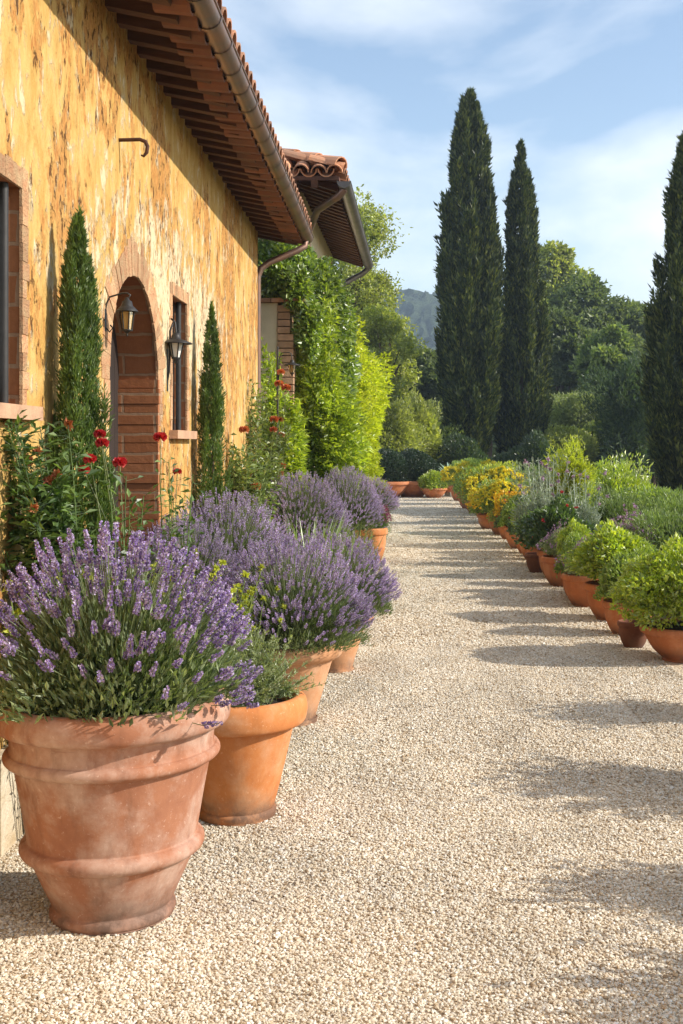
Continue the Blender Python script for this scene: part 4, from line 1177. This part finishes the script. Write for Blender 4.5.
s_ = MB(); lathe(s_, [(.094, .165), (.001, .175)], n=16); s_.obj('soil', M['soil'], t)
used = set()
def put(pr, X, Y, label, rz=0., s=1.0):
    if pr.name not in used:
        used.add(pr.name); pr.location = (X, Y, 0); pr.rotation_euler.z = rz
        pr.scale = (s,) * 3 if not hasattr(s, '__len__') else s
        pr['label'] = label; return pr
    return copy_thing(pr, (X, Y, 0), label, rz, s)
put(P_box, 2.13, 8.95, 'large clipped bright green box bush in a wide red bowl, right of the path', .3, (.95, .95, 1))
put(P_pot, 1.85, 9.5, 'small dark terracotta pot tucked behind the large clipped box bush', .3, 1)
put(P_loose, 1.97, 11.0, 'loose bright green bush in a terracotta pot right behind the large clipped bush', 1, (1.1, 1.1, 1.0))
put(P_green, 1.93, 10.15, 'low mid green mound in a terracotta pot between the large clipped bush and loose one', 5, (.85, .85, .85))
put(P_green, 1.87, 12.42, 'mid green mound in a terracotta pot between grey thyme and low yellow green bush', 3, (.8, .8, .8))
put(P_loose, 1.90, 17.25, 'bright green bush in a terracotta pot just past the tallest silvery stalks', 2, (.72, .72, .9))
put(P_mauve, 1.87, 11.95, 'grey thyme with mauve flowers in a terracotta pot beside the loose bright bush', 1, (1.0, 1.0, .95))
put(P_loose, 1.90, 12.9, 'low yellow green bush in a terracotta pot just beyond the grey thyme', 3, (.62, .62, .9))
put(P_mauve, 1.87, 13.65, 'mauve flowered thyme in a terracotta pot next to the dark red flowered bush', 2, (1.05, 1.05, 1.0))
put(P_dark, 1.90, 14.45, 'dark green bush with a few red flowers in a terracotta pot', 1.2, (.98, .98, 1.0))
put(P_pot, 1.72, 15.1, 'small dark terracotta pot beyond the dark bush with red flowers', 1, 1.15)
put(P_spike, 1.95, 15.9, 'tall silvery sage stalks with mauve tips in a terracotta pot', 0, (1.2, 1.2, 1.22))
put(P_spike, 2.22, 15.0, 'silvery sage stalks behind the dark bush with red flowers, short of the tallest silvery stalks', 2.2, (1.0, 1.0, 1.1))
put(P_green, 1.90, 16.75, 'mid green mound at the foot of the silvery stalks, on their far side', 4, 1.0)
put(P_dark, 1.90, 17.7, 'dark green bush with red flowers just beyond the silvery stalks', 3.2, (.85, .85, .85))
put(P_green, 1.88, 18.55, 'leafy green mound between the red flowers and the yellow marigolds', 5, (1.05, 1.05, 1.0))
put(P_dark, 1.88, 19.4, 'dark leafy pot with red flowers next to the first orange marigold', 5, (.8, .8, .8))
put(P_ora, 1.87, 20.4, 'golden orange marigold mound nearest to us in the right row', 0, .85)
put(P_yel, 1.86, 21.4, 'yellow marigold mound next to the nearest orange one', 1, 1.2)
put(P_ora, 1.72, 22.9, 'golden orange marigold spilling over its pot onto the gravel', 2, (1.0, 1.0, .85))
put(P_yel, 1.9, 24.4, 'broad yellow marigold mound beyond the spilling orange one', 2, 1.4)
put(P_ora, 1.85, 26.2, 'golden orange marigold between two broad yellow mounds', 4, 1.0)
put(P_yel, 1.85, 28.2, 'broad yellow marigold mound, farther of the pair round the golden orange one', 3, 1.5)
put(P_green, 1.75, 30.2, 'green mound between the yellow marigolds near the far end of the row', 3, 1.2)
put(P_yel, 1.85, 32.2, 'last yellow marigold of the right row before the path ends', 5, 1.4)
put(P_green, 1.75, 34.4, 'green mound that closes the right row by the agave', 1, 1.3)
# pots of the same row nearer to us, just past the right edge of the photo: their shadows cross the gravel
put(P_feath, 2.10, 7.05, 'feathery green plant in a pot beside the large clipped bush, towards us', 4, (1.0, .9, .72))
put(P_feath, 2.05, 5.5, 'feathery green plant in a pot, second pot towards us from the large clipped bush', 2, (1.15, .9, .92))
put(P_feath, 2.03, 4.15, 'feathery green plant in a pot, third pot towards us from the large clipped bush', 3, (1.15, .95, .85))
put(P_feath, 1.98, 3.3, 'feathery green plant in a pot, fourth pot towards us from the large clipped bush', 1, (1.15, .95, .85))

# plants behind the row, rooted in the bed
BG = 'shrubs in the bed behind the right row'
def ground_bush(name, loc, rx, ry, H, n, Ln, Wd, mat, label, cat, seed, amp=.3, up=.6, rnd=.7, lo=.6, group=BG, zc=.5, w=.06, k=30):
    r4 = np.random.default_rng(seed)
    t = thing(name, loc, label, cat, group)
    s = MB(); p_ = np.zeros((9, 3)) + r4.normal(size=(9, 3)) * [rx * .15, ry * .15, 0]; q_ = p_ + nrm(sph(r4, 9, .5)) * np.array([rx, ry, H]) * .62
    sticks(s, p_, q_, .012 * H, .005 * H, r4); s.obj('stems', M['bark'], t)
    bush(r4, n, rx, ry, H * .44, (0, 0, H * zc), Ln, Wd, None, zmin=-.9, amp=amp, w=w, k=k, lo=lo, up=up, rnd=rnd).obj('foliage', L[mat], t)
    return t
ground_bush('feathery_shrub', (2.95, 12.6, 0), .62, .6, .94, 9000, .075, .014, 'feather', 'feathery light green shrub behind the loose bright green bush', 'shrub', 61, up=1.1, amp=.5)
ground_bush('feathery_shrub', (3.55, 14.6, 0), .7, .6, .98, 9000, .08, .014, 'feather', 'feathery light green shrub in front of the dark cypress at the right edge', 'shrub', 62, up=1.1, amp=.5)
ground_bush('feathery_shrub', (2.75, 15.6, 0), .55, .5, .96, 8000, .075, .014, 'feather', 'feathery green shrub just right of the tall silvery stalks', 'shrub', 63, up=1.1, amp=.5)
ground_bush('sage_bush', (2.36, 12.5, 0), .3, .26, .80, 4000, .05, .012, 'sage', 'low sage with mauve flower heads behind the potted thyme', 'sage', 64)
r4 = np.random.default_rng(9); m = MB(); p_, d_ = bush_pts(r4, 300, .31, .27, .40, (0, 0, .42), .1); florets(m, p_, d_, r4, 7, .034, .016)
m.obj('flowers', L['mauve'], bpy.data.objects['sage_bush'])
ground_bush('dark_shrub', (3.2, 11.2, 0), .45, .45, .75, 6000, .05, .02, 'dkm', 'dark low shrub at the right edge behind the large clipped bush', 'shrub', 65)
ground_bush('fennel_plant', (PX(574, 18.5), 18.5, 0), .34, .32, PZ(452, 18.5), 3000, .07, .018, 'lime', 'yellow green fennel rising above the silvery stalks', 'fennel', 66, amp=.6, lo=.75, zc=.6)
ground_bush('silver_shrub', (2.35, 18.9, 0), .42, .4, 1.3, 4200, .08, .016, 'silver', 'silvery shrub left of the yellow green fennel', 'shrub', 67, amp=.5, up=1.2)
ground_bush('green_shrub', (2.7, 21.5, 0), .6, .55, 1.0, 5200, .08, .03, 'mound', 'green shrub behind the nearest orange marigold', 'shrub', 68, amp=.4)
ground_bush('green_shrub', (3.0, 25, 0), .7, .7, 1.1, 5200, .09, .03, 'feather', 'pale green shrub behind the broad yellow marigolds', 'shrub', 69, amp=.4)
ground_bush('green_shrub', (2.7, 29.5, 0), .7, .7, .95, 5200, .09, .03, 'mound', 'low green shrub behind the far end of the marigolds', 'shrub', 70, amp=.4)
ground_bush('golden_shrub', (2.3, 27.2, 0), .6, .6, 1.25, 5200, .08, .035, 'spurge', 'golden shrub topping the row of marigolds', 'shrub', 71, amp=.4)
ground_bush('green_shrub', (4.1, 18.4, 0), .8, .8, 1.0, 6000, .08, .03, 'mound', 'rounded green shrub beside the dark juniper', 'shrub', 72, amp=.4)
ground_bush('green_shrub', (4.0, 22.5, 0), .8, .8, 1.15, 6000, .1, .035, 'box', 'taller yellow green shrub between fennel and juniper', 'shrub', 73, amp=.4)

# end of the path
EG = 'pots closing the end of the path'
def endpot(name, X, Y, prof, sc_, label, mat, rx, rz, n, Ln, W, pm='pot_red', up=.4):
    r4 = np.random.default_rng(int(X * 100 + 900))
    t = thing(name, (X, Y, 0), label, 'potted plant', EG)
    pr = [(r * sc_, z * sc_) for r, z in prof]
    add_pot(t, pr, M[pm], .005, int(X * 10 + 50), 36)
    bush(r4, n, rx, rx, rz, (0, 0, pr[-4][1] + rz * .6), Ln, W, None, zmin=-.6, amp=.2, w=.06, up=up, lo=.75).obj('foliage', L[mat], t)
    return t
endpot('potted_hedge', PX(388, 36.5), 36.5, POT_BOWL, 1.9, 'dark clipped hedge ball in a wide pot at the left end of the path', 'hedge', .72, .62, 8000, .07, .03)
endpot('potted_hedge', PX(412, 37), 37, POT_BOWL, 1.9, 'dark clipped hedge ball in a wide pot, right of its twin at the path end', 'hedge', .72, .60, 8000, .07, .03)
endpot('potted_mound', PX(434, 36.4), 36.4, POT_BOWL, 1.15, 'small pot of yellow green plant between the hedge balls and the agave', 'box', .42, .3, 3000, .08, .035)
t = thing('potted_agave', (PX(453, 37.2), 37.2, 0), 'grey green agave in a terracotta pot on white feet', 'potted plant', EG)
add_pot(t, [(r * 1.9, z * 1.5 + .14) for r, z in POT_SMALL], M['pot_red'], .004, 77, 32)
b = MB()
for a in (0, 2.1, 4.2): lathe(b, [(0, 0), (.09, 0), (.1, .08), (.07, .142), (0, .142)], (.17 * math.cos(a - 1.2), .17 * math.sin(a - 1.2), 0), 12)
b.obj('pot_feet', M['white'], t)
r4 = np.random.default_rng(8); m = MB()
for k in range(30):
    a = k * 2.4; e = .35 + .5 * (k / 30); L0 = .62
    dv = np.array([math.cos(a) * math.cos(e), math.sin(a) * math.cos(e), math.sin(e)]); s = nrm(np.cross(dv, [0, 0, 1])); V = []
    for tt, wd in ((0, .05), (.4, .075), (.75, .05), (1, .004)):
        c = np.array([0, 0, .56]) + dv * L0 * tt + np.array([0, 0, .06 * tt * tt]); V += [c - s * wd, c - np.cross(s, dv) * wd * -.5, c + s * wd]
    m.add(V, [(i * 3 + j, i * 3 + j + 1, i * 3 + j + 4, i * 3 + j + 3) for i in range(3) for j in range(2)], True)
m.obj('leaves', L['agave'], t)
endpot('potted_mound', PX(470, 37.5), 37.5, POT_SMALL, 1.6, 'leafy green pot right of the agave', 'mound', .5, .4, 3500, .09, .03)

FG = 'shrubs beyond the end of the path'
def fb(px, pt, hw, Y, mat, label, seed, n=8000, name='garden_shrub', Ln=.14, W=.06, amp=.4, ry=None, **k):
    H = PZ(pt, Y); r = hw * Y / FPX
    return ground_bush(name, (PX(px, Y), Y, 0), r, ry or r, H * .98, n, Ln, W, mat, label, 'shrub', seed, amp=amp, group=FG, **k)
fb(412, 388, 38, 43, 'tlight', 'pale green shrub rising behind the dark hedge balls', 81, 14000, amp=.7, w=.03, k=44, up=.9)
fb(392, 400, 26, 41, 'tlight', 'pale yellow green shrub touching the farther lime bush', 82, 9000)
fb(462, 438, 26, 42, 'jun', 'dark blue green shrub at the foot of the tallest cypress', 83, 8000)
fb(436, 430, 20, 44.5, 'tmid', 'mid green shrub between pale shrub and tallest cypress', 84, 7000)
fb(500, 455, 22, 42.5, 'jun', 'dark shrub between the feet of the two tall cypresses', 85, 7000)
fb(533, 440, 22, 42, 'jun', 'dark shrub at the foot of the slim cypress', 86, 7000)
fb(562, 424, 34, 46, 'tlight', 'yellow green shrub right of the slim cypress above the fennel', 87, 11000)
fb(582, 374, 38, 50, 'tolive', 'round olive green shrub right of the slim cypress, below the dark wood', 88, 12000)
fb(598, 412, 30, 48, 'tmid', 'mid green shrub left of the dark juniper', 89, 9000)
fb(628, 346, 27, 45, 'jun', 'tall dark juniper left of the cypress at the right edge', 90, 18000, name='juniper', Ln=.2, W=.05, amp=.8, w=.03, k=46, up=1.0, lo=.5)
fb(655, 400, 28, 47, 'jun', 'dark bush between juniper and the right edge cypress', 91, 9000)
fb(706, 420, 34, 30, 'hedge', 'dark bush beyond the right edge cypress', 92, 8000)
fb(350, 350, 34, 42, 'tmid', 'green bush behind the lime bushes', 93, 9000)

# ================================================================== TREES
TG = 'trees beyond the garden'
def tree(px, pt, hw, Y, mat, label, seed, n=22000, Ln=.3, W=.17, zb=.3, clumps=26, loose=1.0, trunk=.2, name='broadleaf_tree'):
    r4 = np.random.default_rng(seed)
    H = PZ(pt, Y); r = hw * Y / FPX
    t = thing(name, (PX(px, Y), Y, 0), label, 'tree', TG)
    tr, cr = MB(), MB()
    tube(tr, [(0, 0, -.2), (.05 * r, 0, H * .2), (-.05 * r, .05 * r, H * .5), (.03 * r, 0, H * .88)], [trunk, trunk * .8, trunk * .5, trunk * .1], 8)
    zc, hz = H * (1 + zb) / 2, H * (1 - zb) / 2
    d = sph(r4, clumps, -.85); rad = r4.uniform(.35, .86, clumps)
    cc = d * rad[:, None] * np.array([r, r, hz]) + [0, 0, zc]
    cc[0] = (0, 0, H - hz * .28); cc[1] = (r * .25, 0, H - hz * .4)
    for c in cc:
        f = np.array([0, 0, max(H * .15, c[2] * .62)]); mid = (f + c) / 2 + [0, 0, .1 * r]
        tube(tr, [f, mid, c], [trunk * .35, trunk * .2, trunk * .05], 5, cap=False)
        cs = r4.uniform(.24, .42) * min(r, hz)
        k = n // clumps
        dd_ = sph(r4, k, -1); fl = lumps(r4, 10, .5, .12)
        p = dd_ * (fl(dd_) * r4.uniform(.3, 1.05, k) ** .6)[:, None] * cs * np.array([1.15, 1.15, .85]) * loose + c
        leaves(cr, p, dd_ * .5 + r4.normal(size=(k, 3)) * .7 + [0, 0, -.1], Ln * r4.uniform(.6, 1.3, k), W * r4.uniform(.6, 1.3, k), r4)
    tr.obj('trunk', M['bark'], t); cr.obj('crown', L[mat], t)
    return t
tree(356, 168, 44, 50, 'tlight', 'tall airy yellow green tree rising behind the second roof', 201, 24000, .17, .10, .18, 60, 1.3)
tree(384, 292, 40, 48, 'tlight', 'lower airy yellow green tree right of the second roof', 202, 20000, .17, .10, .08, 50, 1.2)
tree(418, 345, 34, 58, 'tdark', 'dark green tree left of the tallest cypress', 203, 20000, .26, .15, .05, 26)
tree(382, 330, 40, 62, 'tmid', 'mid green tree low behind the lime bushes', 204, 18000, .28, .16, .05, 26)
tree(552, 228, 38, 78, 'tlight', 'light green tree crown peeping out right of the slim cypress', 205, 20000, .34, .2, .2, 26)
tree(588, 270, 50, 68, 'tdark', 'big dark tree right of the slim cypress', 206, 30000, .32, .18, .03, 38)
tree(636, 288, 44, 72, 'tdark', 'dark tree between the big dark tree and the right edge cypress', 207, 26000, .32, .18, .03, 34)
tree(560, 300, 40, 62, 'tdark', 'dark tree directly behind the slim cypress', 208, 24000, .3, .17, .02, 30)
tree(612, 310, 36, 57, 'tmid', 'mid green tree above the olive green shrub', 209, 22000, .28, .16, .02, 30)
tree(682, 296, 46, 70, 'tdark', 'dark tree behind the right edge cypress', 210, 24000, .32, .18, .02, 30)
tree(488, 330, 40, 70, 'tdark', 'dark tree behind the two tall cypresses', 211, 20000, .32, .18, .02, 26)
tree(655, 345, 36, 50, 'tdark', 'shady tree behind the juniper', 212, 22000, .26, .15, .02, 28)

# far wood: one mass along the foot of the hills
r4 = np.random.default_rng(300); m = MB()
for k in range(150):
    x = r4.uniform(-90, 110); y = r4.uniform(100, 170); rr = r4.uniform(3, 5.5); h = r4.uniform(5.5, 10.5)
    n = 420; d_ = sph(r4, n, -.6); p_ = d_ * (lumps(r4, 10, .5, .12)(d_) * r4.uniform(.75, 1.05, n))[:, None] * np.array([rr, rr, h * .55]) + [x, y, h * .5]
    leaves(m, p_, d_ + r4.normal(size=(n, 3)) * .8, r4.uniform(.9, 1.7, n), r4.uniform(.6, 1.0, n), r4)
tag(m.obj('far_wood', L['tmid']), 'distant green wood along the foot of the hills', 'wood', kind='stuff')

# ================================================================== AIR
HZ = True
if HZ:
    hz = MB(); box(hz, -520, 520, -40, 640, -3.5, 78)
    t = NT('summer_haze')
    vol = t.n('VolumePrincipled', {'Color': (.66, .82, 1, 1), 'Density': .0007, 'Anisotropy': .3})
    t.t.links.new(vol.outputs[0], t.out.inputs['Volume'])
    o = hz.obj('haze', t.m); tag(o, 'pale summer haze over the valley', 'haze', kind='stuff')

# ================================================================== LIGHT, SKY, CAMERA
wd = bpy.data.worlds.new('World'); sc.world = wd; wd.use_nodes = True
nt = wd.node_tree; nt.nodes.clear()
out = nt.nodes.new('ShaderNodeOutputWorld'); bg = nt.nodes.new('ShaderNodeBackground')
sky = nt.nodes.new('ShaderNodeTexSky'); sky.sky_type = 'NISHITA'; sky.sun_disc = False
sky.sun_elevation = R(SUN_EL); sky.sun_rotation = R(SUN_AZ); sky.air_density = 1.0; sky.dust_density = .6; sky.ozone_density = .5
bg.inputs[1].default_value = .142
# thin cirrus drawn on the sky dome
tc = nt.nodes.new('ShaderNodeTexCoord'); sep = nt.nodes.new('ShaderNodeSeparateXYZ'); nt.links.new(tc.outputs['Generated'], sep.inputs[0])
def wm(op, a, b):
    x = nt.nodes.new('ShaderNodeMath'); x.operation = op
    for k, v in ((0, a), (1, b)):
        if hasattr(v, 'is_output'): nt.links.new(v, x.inputs[k])
        else: x.inputs[k].default_value = v
    return x.outputs[0]
mp = nt.nodes.new('ShaderNodeMapping'); nt.links.new(tc.outputs['Generated'], mp.inputs[0]); mp.inputs['Rotation'].default_value = (0, R(-22), 0); mp.inputs['Scale'].default_value = (1, 1, 2.1); mp.inputs['Location'].default_value = (.35, .1, .2)
nz = nt.nodes.new('ShaderNodeTexNoise'); nt.links.new(mp.outputs[0], nz.inputs['Vector']); nz.inputs['Scale'].default_value = 3.1; nz.inputs['Detail'].default_value = 7; nz.inputs['Roughness'].default_value = .52; nz.inputs['Distortion'].default_value = .25
rp = nt.nodes.new('ShaderNodeValToRGB'); nt.links.new(nz.outputs[0], rp.inputs[0])
rp.color_ramp.elements[0].position = .43; rp.color_ramp.elements[0].color = (.02, .02, .02, 1); rp.color_ramp.elements[1].position = .655; rp.color_ramp.elements[1].color = (.9, .9, .9, 1)
mx = nt.nodes.new('ShaderNodeMix'); mx.data_type = 'RGBA'
nt.links.new(rp.outputs[0], mx.inputs[0]); nt.links.new(sky.outputs[0], mx.inputs[6]); mx.inputs[7].default_value = (6.0, 6.25, 6.45, 1)
nt.links.new(mx.outputs[2], bg.inputs[0]); nt.links.new(bg.outputs[0], out.inputs[0])

sl = bpy.data.lights.new('sun', 'SUN'); sl.energy = 4.2; sl.angle = R(.55); sl.color = (1, .93, .82)
so = bpy.data.objects.new('sun', sl); COL.objects.link(so)
v = Vector((math.sin(R(SUN_AZ)) * math.cos(R(SUN_EL)), math.cos(R(SUN_AZ)) * math.cos(R(SUN_EL)), math.sin(R(SUN_EL))))
so.rotation_euler = v.to_track_quat('Z', 'Y').to_euler(); so.location = (20, 10, 20)

cd = bpy.data.cameras.new('camera'); co = bpy.data.objects.new('camera', cd); COL.objects.link(co)
cd.sensor_fit = 'VERTICAL'; cd.sensor_height = 24; cd.lens = FPX / 1024 * 24
cd.shift_x = -(VX - 341.5) / 1024; cd.shift_y = -(512 - VY) / 1024
co.location = (0, 0, CAMH); co.rotation_euler = (R(90), 0, 0); cd.clip_start = .05; cd.clip_end = 6000
sc.camera = co

sc.view_settings.view_transform = 'Standard'; sc.view_settings.look = 'None'
sc.view_settings.exposure = 0.6; sc.view_settings.gamma = 1; sc.view_settings.use_curve_mapping = False
sc.cycles.use_denoising = True
try: sc.cycles.denoiser = 'OPENIMAGEDENOISE'
except Exception: pass
sc.cycles.max_bounces = 6; sc.cycles.diffuse_bounces = 3; sc.cycles.glossy_bounces = 2; sc.cycles.transmission_bounces = 4; sc.cycles.volume_bounces = 0
sc.cycles.transparent_max_bounces = 4
sc.cycles.caustics_reflective = False; sc.cycles.caustics_refractive = False
